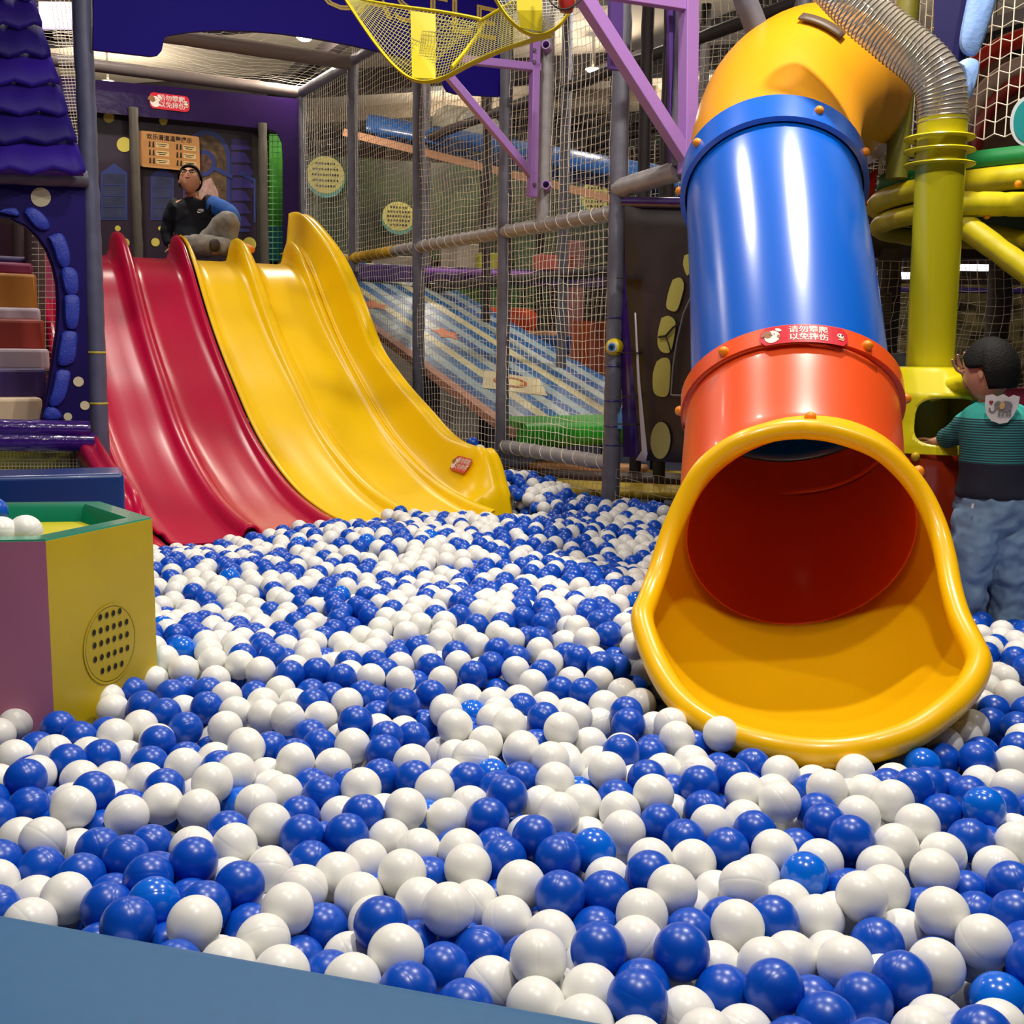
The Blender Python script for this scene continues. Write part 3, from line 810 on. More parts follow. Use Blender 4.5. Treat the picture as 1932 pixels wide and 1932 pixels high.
# speaker vent on the yellow side
a, b = hex_pts[0], hex_pts[1]; X = (b - a).normalized(); nO = ((a + b) / 2 - hc).normalized()
vc = Ppl(208, 1214, a, nO); f_ = Flat(lambda x, y, z: vc + X * x + V(0, 0, y) + nO * (z + .001))
f_.ring(0, 0, .093, .098, .006, 0, .0015); f_.ring(0, 0, .0, .0, .17, 0, .0) if False else None
f_.ell(0, 0, .088, .093, 0, .001, n=32)
f_.mb.build('vent_disc', mat('vent_yellow', (190, 166, 16), .35), panel0, smooth=False).location = (0, 0, 0)
rowsn = [(4, .075, .0), (6, .042, .0), (6, .010, .0), (6, -.025, .0), (4, -.060, .0)]
f_ = Flat(lambda x, y, z: vc + X * x + V(0, 0, y) + nO * (z + .001))
for n_, y_, _ in rowsn:
    for i in range(n_): f_.ell((i - (n_ - 1) / 2) * .0235, y_, .0062, .0078, 0, .003, n=12)
f_.mb.build('vent_holes', black, panel0, smooth=False)

# ------------------------------------------------------------------ blue foam block behind the table
q = Ph(234, 893, -.487); q = V(q.x, q.y, 0); yb = q.y
bl = thing('foam_block', 'glossy dark blue foam block behind the hexagonal table', 'foam block', (q.x - .7, q.y + .1, 0))
MB().box((q.x - .72 * math.cos(.37) - .13 * math.sin(.37), q.y - .72 * math.sin(.37) + .13 * math.cos(.37), (CZ - .487) / 2), 1.44, .26, CZ - .487, rz=.37).build('body', mat('deep_blue_vinyl', (0, 50, 118), .35, coat=.2, bump=.06, bscale=5), bl, bevel=.018)

# ------------------------------------------------------------------ castle side on the left: plum roof, arch wall, steps
LW0 = LPt - W * .03 + U * .02


def on_l(px, py, off=0.): return on_w(px, py, LW0 + U * off)


cw = thing('castle_wall_panel', 'dark indigo castle panel with blue stones around an arched opening', 'wall panel', on_l(80, 790))
ctr = on_l(-40, 620)
arch = [on_l(*p) for p in [(20, 412), (48, 425), (70, 445), (88, 470), (100, 500), (108, 535), (110, 580), (108, 625), (100, 680), (93, 720), (86, 755), (78, 796)]]
outer = [on_l(*p) for p in [(20, 325), (60, 325), (110, 326), (158, 328), (160, 400), (161, 470), (162, 560), (164, 640), (166, 700), (167, 740), (168, 770), (168, 796)]]
mb = MB(); mb.grid([[a, b] for a, b in zip(arch, outer)]); mb.grid([[on_l(-200, 408), on_l(-200, 320)], [on_l(20, 412), on_l(20, 325)]])
mb.build('panel', mat('night_blue_vinyl', (30, 20, 92), .5, spec=.12, noise=.25, bscale=2.2), cw, smooth=False, solid=.03)
MB().tube(arch, .012, 8).build('arch_edge', purd, cw)
for pts in ([(-5, 400), (35, 408), (30, 393), (8, 394)], [(45, 402), (62, 425), (80, 435), (94, 428), (85, 408), (66, 393), (50, 392)], [(90, 447), (100, 470), (108, 495), (120, 505), (132, 497), (130, 470), (120, 445), (108, 440)], [(114, 515), (120, 545), (128, 556), (146, 553), (147, 520), (138, 506), (120, 504)], [(120, 562), (121, 600), (126, 618), (142, 620), (149, 600), (150, 565), (140, 556), (124, 557)], [(115, 630), (110, 660), (109, 685), (122, 690), (140, 680), (145, 650), (144, 628), (125, 624)], [(105, 702), (97, 740), (92, 762), (107, 766), (122, 752), (130, 722), (132, 702), (115, 697)], [(84, 775), (82, 790), (112, 791), (115, 780), (104, 769), (90, 768)]):
    pl = [on_l(*p, .035) for p in pts]; c_ = sum(pl, V(0, 0, 0)) / len(pl); r1 = [p for p in catmull(pl + [pl[0]], 4)[:-1]]
    MB().grid([[p for p in r1], [p.lerp(c_, .02) + U * .014 for p in r1], [p.lerp(c_, .18) + U * .024 for p in r1], [p.lerp(c_, .6) + U * .028 for p in r1], [c_ + U * .029 for p in r1]], True).build('blue_stone', stone, cw)
f_ = Flat(lambda x, y, z: x if False else None); mb = MB()


def dots(name, parent, lst, at, out, m_=None, n=20):
    for (px, py, r) in lst:
        c_ = at(px, py); e = at(px + r, py); rad = (e - c_).length; X = (e - c_).normalized(); Y = V(0, 0, 1)
        for k_, (kk_, mm) in enumerate(((1.0, gold if m_ is None else m_),)):
            MB().add([c_ + out + X * (rad * math.cos(2 * PI * i / n)) + Y * (rad * math.sin(2 * PI * i / n)) for i in range(n)], [tuple(range(n))]).build(name, mm, parent, smooth=False)


pale = mat('pale_dots', (206, 200, 168), .6)
dots('light_dot', cw, [(77, 372, 19), (148, 720, 10), (160, 765, 9), (128, 786, 8)], lambda x, y: on_l(x, y, .034), U * .002, pale)
# roof
rf = thing('castle_roof', 'violet tiled castle roof leaning above the arched opening', 'roof', on_l(60, 320))
NR = 7
for j in range(NR):
    t0, t1 = j / NR, (j + 1) / NR; rows = []
    for i in range(25):
        s_ = i / 24; a = on_l(-330 + s_ * (158 + 330), 318 - 0, .16).lerp(on_l(-250 + s_ * (45 + 250), -60, -.25), t0); b = on_l(-330 + s_ * (158 + 330), 318, .16).lerp(on_l(-250 + s_ * (45 + 250), -60, -.25), t1 + .02)
        wv = .016 * math.sin(s_ * 24 * PI / 2 + (j % 2) * PI)
        rows.append([a + U * .045 + V(0, 0, -.025 + wv), a + U * .05 + V(0, 0, wv), b + U * .0 + V(0, 0, wv * .4)])
    MB().grid(rows).build('tile_row', mat(['violet_tile', 'violet_tile_dark', 'violet_tile_mid'][j % 3], [(44, 22, 136), (30, 16, 106), (38, 20, 120)][j % 3], .55, spec=.2, noise=.15, bscale=5), rf, solid=.008, ang=60)
MB().tube([on_l(-200, 312, .16), on_l(156, 322, .16)], .028, 10).build('eave_roll', mat('eave_violet', (66, 38, 150), .4), rf)
wrap_tube(on_l(-250, 322, .05), on_l(165, 338, .05), .043, seed=88).build('roof_pipe', grey, rf)
# padded rolls under the opening
for (y0, r, nm, lb) in ((817, .05, 'padded_roll', 'upper dark violet padded roll under the arched opening'), (840, .055, 'padded_roll', 'lower shiny violet padded roll under the arched opening')):
    t = thing(nm, lb, 'padded roll', on_l(80, y0 - 4), 'violet padded rolls')
    R_ = random.Random(y0); pts = [on_l(-220, y0 - 12, .10).lerp(on_l(176 if y0 > 830 else 168, y0 - 6, .10), i / 40) for i in range(41)]
    MB().tube(pts, [r * (1 + R_.gauss(0, .02)) for _ in pts], 16).build('roll', mat('violet_gloss_vinyl', (54, 22, 118), .18, coat=.6, bump=.5, bscale=16), t)
# steps seen through the arch
st = thing('padded_steps', 'multicoloured padded steps climbing inside the arched opening', 'steps', on_l(20, 795, -.4))
stm = [((214, 190, 160), 'tan'), ((52, 26, 96), 'violet'), ((200, 180, 190), 'white'), ((150, 44, 26), 'red'), ((190, 176, 190), 'white'), ((170, 110, 24), 'ochre'), ((120, 20, 70), 'magenta'), ((50, 30, 90), 'violet')]
ys_ = [796, 752, 697, 660, 605, 583, 519, 498, 486]; xe = [82, 92, 95, 86, 78, 72, 64, 52, 48]
for i in range(8):
    d = -.25 - .14 * i; a = on_l(-260, ys_[i], d); b = on_l(xe[i], ys_[i], d); tt = on_l(xe[i], ys_[i + 1], d)
    hgt = tt.z - b.z; mb = MB(); a.z = b.z; mb.bar((a + b) / 2 + V(0, 0, hgt / 2) - (b - a) / 2 - U * .08, (a + b) / 2 + V(0, 0, hgt / 2) + (b - a) / 2 - U * .08, .16, abs(hgt) + .01)
    mb.build('step', mat('step_' + stm[i][1] + str(i), stm[i][0], .45), st, bevel=.02)
t = thing('safety_net', 'net and dark posts beside the coloured steps', 'net', on_l(90, 600, -1.0))
patch_net('net_panel', [on_l(60, 800, -1.0), on_l(60, 410, -1.0)], [on_l(175, 800, -.9), on_l(175, 410, -.9)], 34, .002, netd, t)
MB().tube([on_l(72, 830, -1.2), on_l(64, 400, -1.2)], .06, 10).build('post', mat('brown_post', (70, 54, 58), .6), t)
MB().tube([on_l(42, 830, -2.2), on_l(36, 380, -2.2)], .05, 10).build('post', mat('brown_post', (70, 54, 58), .6), t)
t = thing('pink_hanging_panel', 'bright pink panel glimpsed through the arch beyond the net', 'panel', on_l(85, 500, -1.6))
MB().box(on_l(92, 500, -1.6), .16, .03, .5).build('panel', mat('pink_panel', (210, 90, 130), .5), t)
MB().box(on_l(20, 470, -2.4), .9, .03, .35).build('panel', mat('plum_panel', (74, 40, 60), .6), t)
t = thing('yellow_green_mat', 'yellow green vinyl mat under the castle, above the blue block', 'mat', on_l(20, 870, -.5))
MB().box(on_l(-60, 880, -.5), 1.2, .1, .18).build('mat', mat('yellow_green_mat', (140, 140, 30), .5), t)
t = thing('safety_net', 'dark net strip under the violet rolls, above the blue foam block', 'net', on_l(100, 860, 0))
patch_net('net_panel', [on_l(-40, 842, .05), on_l(190, 842, .05)], [on_l(-40, 905, .05), on_l(190, 905, .05)], 34, .0022, netd, t)
# white plastic fringe glimpsed between roof and pillar
t = thing('ceiling_net', 'strip of bright fine net between the violet roof and blue grey pillar', 'net', on_l(120, 150, -1.2), 'safety nets')
patch_net('net_panel', [on_l(80, -40, -1.2), on_l(150, 330, -1.2)], [on_l(170, -40, -1.2), on_l(185, 330, -1.2)], 60, .0022, netw, t)
t = thing('light_baffle', 'long white luminous ceiling trough above the left castle', 'lamp', on_l(125, 30, -1.6))
MB().box(on_l(120, 30, -1.6), .30, .05, .16).build('diffuser', mat('violet_white_glow', (228, 215, 250), .5, emit=1.1), t)

# ------------------------------------------------------------------ platform behind the slides and its painted back wall
BK = B1 + U * .03                                  # plane of the back wall


def on_b(px, py, off=0.): return on_w(px, py, BK + U * off)


zfl = SP(0, -.2, .66).z
pfa = on_b(-300, 500); pfb = on_b(620, 500)
f0 = SP(-.3, -.16, 0); f1 = SP(5 * LW + .2, -.16, 0)
pf = MB().prism([V(f0.x, f0.y, zfl - .12), V(f1.x, f1.y, zfl - .12), V(B1.x + .2, B1.y + .1, zfl - .12), V(pfa.x, pfa.y, zfl - .12)], V(0, 0, .11)).build('platform_floor', mat('platform_vinyl', (70, 60, 84), .5), smooth=False)
tag(pf, 'padded platform floor at the top of the slides', 'platform')
bw = thing('painted_wall', 'painted castle back wall behind the platform with violet surround', 'wall panel', on_b(370, 330))
pl_w = mat('painted_night_wall', (44, 32, 48), .42, noise=.3, bscale=1.6)
MB().prism([on_b(60, 600, -.12), on_b(508, 600, -.12), on_b(508, 200, -.12), on_b(60, 150, -.12)], -U * .04).build('mural_panel', pl_w, bw, smooth=False)
# violet surround with rounded inner corner
sur = [(60, 140), (562, 187), (563, 600), (533, 600), (533, 300), (531, 270), (524, 254), (512, 246), (490, 243), (400, 233), (300, 224), (185, 213), (60, 206)]
MB().prism([on_b(*p, .0) for p in sur], U * .02).build('surround', mat('violet_surround', (36, 18, 66), .22, spec=.35, bump=.9, bscale=3.0), bw, smooth=False)
# mural: shutters, arch window, ring and lever (plain painted shapes)
fm = {}


def bflat(lift): return lambda x, y, z: on_b(x, y, -.12) + U * (.002 + z + lift)


f_ = Flat(bflat(0))
mur = [mat('mural_blue', (50, 64, 130), .5), mat('mural_slate', (52, 58, 92), .5, noise=.3, bscale=8), mat('mural_brick', (60, 50, 124), .5, noise=.15, bscale=6), mat('mural_brown', (96, 74, 50), .55, noise=.6, bscale=14), mat('mural_dark', (34, 28, 22), .6), mat('mural_pink', (186, 150, 140), .55, noise=.3, bscale=20)]
for (x0, x1, y0, y1) in ((190, 240, 320, 415), (284, 328, 325, 415)):
    f_.poly([(x0, y0 + 6), ((x0 + x1) / 2, y0 - 12), (x1, y0 + 6), (x1, y1), (x0, y1)], 0, .001); f_.poly([(x0 + 4, y0 + 8), (x1 - 4, y0 + 8), (x1 - 4, y1 - 4), (x0 + 4, y1 - 4)], 1, .003)
    for k_ in range(1, 4): yy = y0 + 8 + (y1 - y0 - 12) * k_ / 4; f_.poly([(x0 + 4, yy - .8), (x1 - 4, yy - .8), (x1 - 4, yy + .8), (x0 + 4, yy + .8)], 0, .005)
f_.poly([(345, 300)] + [(389 + 46 * math.cos(math.radians(a)), 300 - 55 * math.sin(math.radians(a))) for a in range(180, -1, -15)] + [(435, 440), (345, 440)], 0, .001)
f_.poly([(352, 302)] + [(389 + 38 * math.cos(math.radians(a)), 302 - 47 * math.sin(math.radians(a))) for a in range(180, -1, -15)] + [(427, 440), (352, 440)], 3, .003)
f_.poly([(372, 440), (376, 345), (398, 335), (410, 360), (424, 440)], 5, .005)
for i in range(7):
    yy = 262 + i * 24; sh = 0 if i < 2 else (6 if i < 4 else 0)
    f_.poly([(436, yy), (462 + sh, yy + 2), (474 + sh * 1.5, yy + 21), (436, yy + 21)], 2, .001)
f_.poly([(438, 430), (470, 432), (470, 438), (438, 437)], 0, .004)
f_.poly([(452, 330), (456, 322), (482, 338), (482, 420), (478, 420), (478, 344)], 0, .004)
f_.poly([(470, 250), (500, 255), (502, 600), (482, 600), (484, 400), (476, 320)], 4, .002)
o = f_.mb.build('mural_art', mur, bw, smooth=False)
f_ = Flat(bflat(.0)); f_.ring(383, 308, 20, 21, 8, 0, .008); f_.line(403, 317, 438, 334, 8, 0, .008); f_.ell(383, 308, 16, 17, 1, .007)
f_.mb.build('mural_ring', [mur[0], mat('mural_brown2', (110, 76, 66), .55, noise=.6, bscale=22)], bw, smooth=False)
dots('gold_dot', bw, [(234, 273, 14), (205, 222, 10), (308, 228, 8), (222, 431, 5.5), (236, 458, 8.5), (293, 457, 8), (302, 431, 4), (470, 461, 13)], lambda x, y: on_b(x, y, -.12), U * .006)
for px in (258, 498):
    q = on_b(px, 400, .05 if px < 300 else .02); wrap_tube(V(q.x, q.y, zfl), V(q.x, q.y, CZ + 2.05), .042, ties=.42, seed=px).build('post', mat('olive_pipe_foam', (92, 86, 76), .5, bump=.2, bscale=14), bw)
t = thing('safety_net', 'green net in the doorway right of the painted wall', 'net', on_b(517, 400, -.05), 'safety nets')
patch_net('net_panel', [on_b(505, 500, -.06), on_b(505, 245, -.06)], [on_b(534, 500, -.06), on_b(534, 245, -.06)], 24, .003, netg, t)
t = thing('green_backdrop_panel', 'bright green panel behind the net right of the painted wall', 'panel', on_b(520, 380, -.7))
MB().box(on_b(515, 350, -.9), .6, .03, 1.0).build('panel', mat('leaf_green', (52, 130, 30), .5, noise=.4, bscale=5), t)
MB().box(on_b(515, 460, -.8), .6, .03, .35).build('panel', mat('teal_panel', (30, 120, 130), .5), t)
q = on_b(320, 193, .025)
hs = thing('warning_sign', 'small red warning sign on the violet surround above the seated man', 'sign', q)
Xn = W; sticker(hs, lambda x, y, z: q + W * x + V(0, 0, y) + U * (z + .004), .345, .135, 'red warning sign with puppy and two rows of writing')
# instruction board
q = on_b(320, 286, -.08)
ib = thing('instruction_board', 'orange tan instruction board with black heading and six boot icons', 'sign', q)
fb = Flat(lambda x, y, z: q + W * x + V(0, 0, y) + U * (z + .012)); fb.rrect(0, 0, .53, .31, .03, 0, 0); fb.rrect(0, -.03, .47, .21, .02, 1, .001)
fb.text('欢乐滑道温馨提示', .0, .108, .050, 2, .002, .001)
for cx in (-.17, .07):
    for cy in (.045, -.025, -.095):
        fb.rrect(cx + .105, cy, .115, .045, .006, 3, .002)
        for k_ in range(2): fb.rrect(cx + .10, cy + .008 - k_ * .016, .09 - k_ * .03, .006, .002, 2, .003)
        for dx in (-.01, .022): fb.poly([(cx + dx, cy + .025), (cx + dx + .012, cy + .025), (cx + dx + .012, cy - .02), (cx + dx + .022, cy - .024), (cx + dx - .006, cy - .024)], 2, .002)
fb.mb.build('printed_face', [mat('board_tan', (206, 148, 86), .5), mat('board_inner', (192, 134, 72), .5), mat('board_ink', (40, 26, 16), .5), mat('board_cream', (222, 190, 130), .5)], ib, smooth=False)
MB().bar(q - W * .262 + V(0, 0, 0), q + W * .262, .02, .30, up=V(0, 0, 1)).build('backing', mat('board_tan', (206, 148, 86), .5), ib)

# ------------------------------------------------------------------ beyond the net wall


def on_n2(px, py, k_): return Ppl(px, py, P5 + W * k_, W)


# striped climbing ramp
r0 = B4 + W * .12; L_ = 5.0
rp = thing('striped_ramp', 'blue and cream striped padded climbing ramp behind the net', 'ramp', (r0.x, r0.y, 0))
ra = V(r0.x, r0.y, CZ - .52); rb_ = ra + W * 1.45; up_ = (-U * 1.0 + V(0, 0, .30)).normalized()
nst = 15; cols = [(20, 84, 150), (150, 176, 190), (24, 96, 160), (206, 200, 160), (30, 104, 170), (170, 186, 186)]
rows = []
mb = MB()
for i in range(nst):
    mb.cur = i % 6; a, b = ra.lerp(rb_, i / nst), ra.lerp(rb_, (i + 1) / nst); mb.grid([[a + up_ * (L_ * t / 8), b + up_ * (L_ * t / 8)] for t in range(9)])
mb.build('striped_surface', [mat('ramp_%d' % i, c_, .35, coat=.2) for i, c_ in enumerate(cols)], rp, smooth=False)
MB().prism([ra - V(0, 0, .06) - W * .08, ra - W * .08, ra + up_ * L_ - W * .08, ra + up_ * L_ - V(0, 0, .06) - W * .08], W * .08).build('side_edge', mat('ramp_peach', (190, 130, 110), .5), rp, smooth=False)
nrm = W.cross(up_).normalized(); nrm = nrm if nrm.z > 0 else -nrm
kc = ra + W * .42 + up_ * .85 + nrm * .004
f_ = Flat(lambda x, y, z: kc + W * x + up_ * y + nrm * z)
f_.poly([(-.26, .0), (-.02, .42), (.36, .20), (.20, -.20)], 0, 0); f_.ell(.05, .12, .14, .13, 1, .002, .5); f_.ell(.05, .12, .09, .08, 2, .004, .5); f_.ring(.05, .12, .12, .11, .03, 3, .005)
f_.mb.build('printed_kite', [mat('kite_cream', (212, 200, 160), .5), mat('kite_yellow', (210, 180, 70), .5), mat('kite_pale', (220, 205, 140), .5), mat('kite_red', (190, 96, 60), .5)], rp, smooth=False)
for (a_, b_, c_) in ((.55, 2.3, 3), (.25, 3.2, 3)):
    kq = ra + W * a_ + up_ * b_ + nrm * .004; f2 = Flat(lambda x, y, z: kq + W * x + up_ * y + nrm * z); pts = []
    for i in range(10):
        r = .13 if i % 2 == 0 else .07; pts.append((r * math.cos(i * PI / 5), 1.6 * r * math.sin(i * PI / 5)))
    f2.poly(pts, 0, 0); f2.mb.build('printed_starfish', mat('starfish', (206, 110, 60), .5), rp, smooth=False)
# green roller at its foot
q = ra + U * .10; t = thing('padded_roll', 'bright green padded roll at the foot of the striped ramp', 'padded roll', q)
MB().tube([q - W * .02 + V(0, 0, -.04), q + W * 1.5 + V(0, 0, -.04)], .085, 18).build('roll', mat('green_vinyl', (40, 170, 40), .35, coat=.2), t)
MB().prism([q - W * .02 + V(0, 0, .04), q + W * 1.5 + V(0, 0, .04), q + W * 1.5 - U * .3 + V(0, 0, .07), q - W * .02 - U * .3 + V(0, 0, .07)], V(0, 0, -.05)).build('flap', mat('green_vinyl2', (60, 160, 50), .4), t)


def tbox(name, label, cat, c_, sx, sy, sz, rgb, rz=PI / 6, bevel=.02, grp=None, **kw):
    o = MB().box(c_, sx, sy, sz, rz=rz).build(name, mat(name + '_%d_%d_%d' % rgb, rgb, .5, **kw), bevel=bevel); return tag(o, label, cat, grp)


def ttube(name, label, cat, a, b, r, rgb, grp=None, **kw):
    o = MB().tube([a, b], r, 18).build(name, mat(name + '_%d_%d_%d' % rgb, rgb, .4, **kw)); return tag(o, label, cat, grp)


ttube('padded_roll', 'orange red padded roll behind the nets above the striped ramp', 'padded roll', P(880, 601, 11.2), P(1002, 606, 11.6), .12, (196, 70, 34))
ttube('punching_roll', 'upright rust orange roll behind the net, left half of a pair', 'hanging roll', P(1098, 606, 9.6), P(1092, 730, 9.6), .085, (176, 78, 36), 'upright rolls')
ttube('punching_roll', 'upright rust orange roll nearest the pillar behind the net', 'hanging roll', P(1133, 606, 9.4), P(1130, 740, 9.4), .085, (150, 62, 30), 'upright rolls')
tbox('padded_shelf', 'pale peach padded shelf under the orange roll', 'padded block', P(960, 630, 11.4), 1.0, .3, .07, (214, 160, 120))
tbox('padded_shelf', 'dark blue padded step beside the striped ramp', 'padded block', P(1010, 650, 11.2), .9, .4, .18, (20, 60, 120))
tbox('padded_shelf', 'peach padded step low behind the ramp edge', 'padded block', P(1060, 686, 10.6), .5, .3, .06, (200, 150, 120))
tbox('padded_beam', 'long violet padded beam crossing behind the nets below the rail', 'padded beam', P(930, 522, 11.6), 3.4, .12, .16, (66, 34, 110), rz=.28)
tbox('padded_beam', 'thin lilac strip on top of the violet beam', 'padded beam', P(900, 514, 11.4), 1.2, .05, .05, (150, 90, 200), rz=.28)
tbox('green_mat_wall', 'green padded wall below the violet beam', 'padded block', P(915, 556, 12.2), 1.3, .1, .30, (50, 110, 40), rz=.28)
tbox('peach_beam', 'pale peach beam below the green padded wall', 'padded beam', P(880, 583, 12.0), 1.6, .1, .06, (206, 160, 130), rz=.28)
tbox('pink_block', 'small coral pink block standing on the violet beam', 'padded block', P(1045, 497, 11.8), .42, .2, .16, (200, 90, 84), rz=.28)
tbox('yellow_block', 'small lime yellow block standing on the violet beam', 'padded block', P(918, 496, 11.9), .2, .2, .2, (196, 196, 40), rz=.28)
tbox('jungle_wall', 'dark green jungle painted wall far behind the nets', 'wall panel', P(830, 400, 14.8), 7.6, .08, 1.25, (34, 50, 24), rz=.25, noise=.8, bscale=2.4)
tbox('shelf_wall', 'grey brown far wall with pale shelves under the long rail', 'wall panel', P(900, 560, 16.2), 9.4, .08, 1.35, (80, 64, 54), rz=.25, noise=.6, bscale=3.0)
a, b = P(650, 250, 11.3), P(1250, 400, 10.2)
o = MB().bar(a, b, .05, .07).build('timber_rail', mat('tan_rail', (176, 126, 92), .5)); tag(o, 'thin tan rail sloping down to the right behind the white net', 'rail')
rows = []
for i in range(21):
    t_ = i / 20; c_ = P(700, 262, 12.0).lerp(P(1300, 372, 10.9), t_) + V(0, 0, .0)
    rows.append([c_ + V(.0, .30 * math.cos(a_) * 1.2, .22 * math.sin(a_)) for a_ in [math.radians(x) for x in range(180, -1, -20)]])
o = MB().grid(rows).build('covered_chute', mat('chute_blue', (20, 80, 150), .3, coat=.2), solid=.02); tag(o, 'long blue covered chute sloping behind the white net', 'slide')
for (px, py, rx, ry, Y, lb) in ((614, 330, 34, 33, 14.15, 'pale yellow oval sign with small dark writing left of the nearest bay post'), (752, 408, 30, 26, 14.45, 'yellow oval sign with teal edge low behind the white net'), (1122, 372, 28, 27, 13.0, 'yellow and teal sign with dark writing beside the dark panel')):
    q = P(px, py, Y); s_ = Y / F; t = thing('oval_sign', lb, 'sign', q)
    fo = Flat(lambda x, y, z: q + V(.97, .24, 0) * x + V(0, 0, 1) * y + V(.24, -.97, 0) * z)
    fo.ell(0, -.03, rx * s_ * 1.05, ry * s_ * 1.1, 1, 0, n=28); fo.ell(0, 0, rx * s_, ry * s_, 0, .004, n=28)
    for k_ in range(5):
        wd_ = rx * s_ * 1.5 * math.sqrt(max(.1, 1 - ((k_ - 2) / 2.9) ** 2)); n_ = int(wd_ / .034)
        for i in range(n_): fo.rrect(-wd_ / 2 + (i + .5) * wd_ / n_, (2 - k_) * ry * s_ * .30, .022, .026, .003, 2, .007)
    fo.mb.build('sign_face', [mat('oval_yellow', (206, 200, 110), .5), mat('oval_teal', (80, 160, 150), .5), mat('board_ink', (40, 26, 16), .5)], t, smooth=False)
for i, (px, py, rgb, sx, sz) in enumerate(((740, 505, (170, 160, 150), .5, .28), (870, 492, (190, 180, 172), .5, .4), (1000, 480, (60, 96, 60), .4, .3), (1080, 470, (150, 90, 100), .3, .2))):
    tbox('play_panel', ['pale panel low behind the yellow slide wall', 'white panel left of the lime block', 'dull green panel beyond the front post', 'dusty pink panel under the yellow sign'][i], 'panel', V(P(px, py, 13.8).x, 13.8, (P(px, py, 13.8).z + sz / 2) / 2), sx, .1, P(px, py, 13.8).z + sz / 2, rgb, rz=.25)
# white air conditioning cylinder
ttube('air_duct', 'large pale round air duct high behind the lavender bracket', 'duct', P(850, 236, 13.2), P(905, 250, 11.6), .22, (190, 190, 176))
tbox('ceiling_trough', 'long pale ceiling trough crossing behind the nets', 'ceiling fixture', P(820, 210, 15.0), 6.0, .5, .22, (170, 158, 140), rz=-.35)
# low yellow mats under the frame
for (px, py, Y, sx, lb) in ((1190, 925, 6.9, 1.9, 'yellow mat under the frame just beyond the low net'), (1250, 900, 7.6, 1.9, 'yellow mat further back under the frame')):
    tbox('floor_mat', lb, 'mat', P(px, py, Y), sx, .45, .05, (200, 170, 30), rz=-.28, grp='yellow floor mats')
tbox('floor_mat', 'dark brown mat under the frame between the yellow mats', 'mat', P(1150, 905, 7.3), 2.2, .3, .10, (58, 34, 40), rz=-.28)
tbox('floor_mat', 'peach padded edge low under the striped ramp', 'mat', P(1110, 882, 7.5), .8, .2, .06, (196, 140, 90), rz=-.28)

# dark castle panel hanging between the net wall and the tube slide
dp = thing('castle_banner', 'dark printed castle banner with pale yellow stones beside the tube slide', 'banner', on_net(1240, 620))
oa = .04


def on_p(px, py, off=0.): return Ppl(px, py, P5 - W * (.02 + off), W)


rows = []
for j in range(13):
    t_ = j / 12; y_ = 385 + (868 - 385) * t_
    rows.append([on_p(1180 + 3 * t_ + (38 * max(0, t_ - .3) if True else 0), y_, .02), on_p(1215 + 20 * t_, y_ + 2, .0), on_p(1300, y_ + 6, 0), on_p(1420, y_ + 14, 0)])
ban = MB().grid(rows).build('printed_cloth', mat('banner_dark', (36, 28, 34), .6, noise=.5, bscale=2.5), dp, solid=.006)
MB().grid([[on_p(1183, 385, -.06), on_p(1170, 385, -.03)], [on_p(1200, 620, -.06), on_p(1170, 620, -.03)], [on_p(1214, 862, -.06), on_p(1176, 862, -.03)]]).build('side_cloth', pur, dp, solid=.006)
MB().grid([[on_p(1198, 590, .035), on_p(1200, 590, .035)], [on_p(1203, 720, .04), on_p(1208, 720, .038)], [on_p(1212, 850, .045), on_p(1222, 856, .04)], [on_p(1200, 868, .045), on_p(1219, 872, .04)]]).build('white_hem', mat('hem_white', (180, 176, 190), .6), dp, solid=.004)
MB().tube([on_p(1180, 382, .0), on_p(1430, 386, .0)], .03, 10).build('top_roll', purd, dp)
for y_ in (525, 665, 748, 800):
    MB().bar(on_p(1170, y_, .03), on_p(1206, y_ + 1, .035), .006, .045, up=W).build('strap', black, dp)
ystone = mat('pale_yellow_stone', (172, 168, 84), .6)
for pts in ([(1292, 482), (1290, 500), (1298, 520), (1306, 500), (1304, 480)], [(1270, 528), (1262, 552), (1258, 575), (1262, 584), (1276, 587), (1284, 570), (1291, 540), (1284, 524)], [(1249, 600), (1243, 625), (1242, 650), (1250, 664), (1265, 664), (1272, 640), (1275, 608), (1262, 596)], [(1240, 682), (1233, 705), (1234, 738), (1246, 748), (1261, 744), (1265, 710), (1264, 680), (1252, 675)]):
    pl = [on_p(*p, .012) for p in pts]; r1 = catmull(pl + [pl[0]], 4)[:-1]
    MB().prism(r1, -W * .004).build('printed_stone', ystone, dp, smooth=False)
mb = MB(); arc = [on_p(1266, 745, .022), on_p(1270, 690, .022), on_p(1278, 640, .022), (on_p(1290, 590, .022)), on_p(1304, 560, .022)]
mb.tube(arc, .005, 6); mb.tube([on_p(1266, 745, .022), on_p(1320, 748, .022)], .005, 6); mb.build('printed_window_edge', mat('window_edge_grey', (130, 130, 128), .6), dp)
mb = MB(); mb.tube([on_p(1243, 636, .026), on_p(1256, 634, .026), on_p(1270, 618, .026), on_p(1282, 610, .026)], .006, 6); mb.tube([on_p(1256, 634, .026), on_p(1262, 650, .026), on_p(1265, 664, .026)], .004, 6); mb.build('printed_twig', black, dp)
c_ = on_p(1247, 831, .012); e = on_p(1266, 831, .012); rad = (e - c_).length
MB().add([c_ - W * .004 + (e - c_).normalized() * (rad * math.cos(i * PI / 12)) + V(0, 0, rad * 1.15 * math.sin(i * PI / 12)) for i in range(24)], [tuple(range(24))]).build('printed_glow_dot', mat('glow_dot', (160, 158, 96), .6), dp, smooth=False)
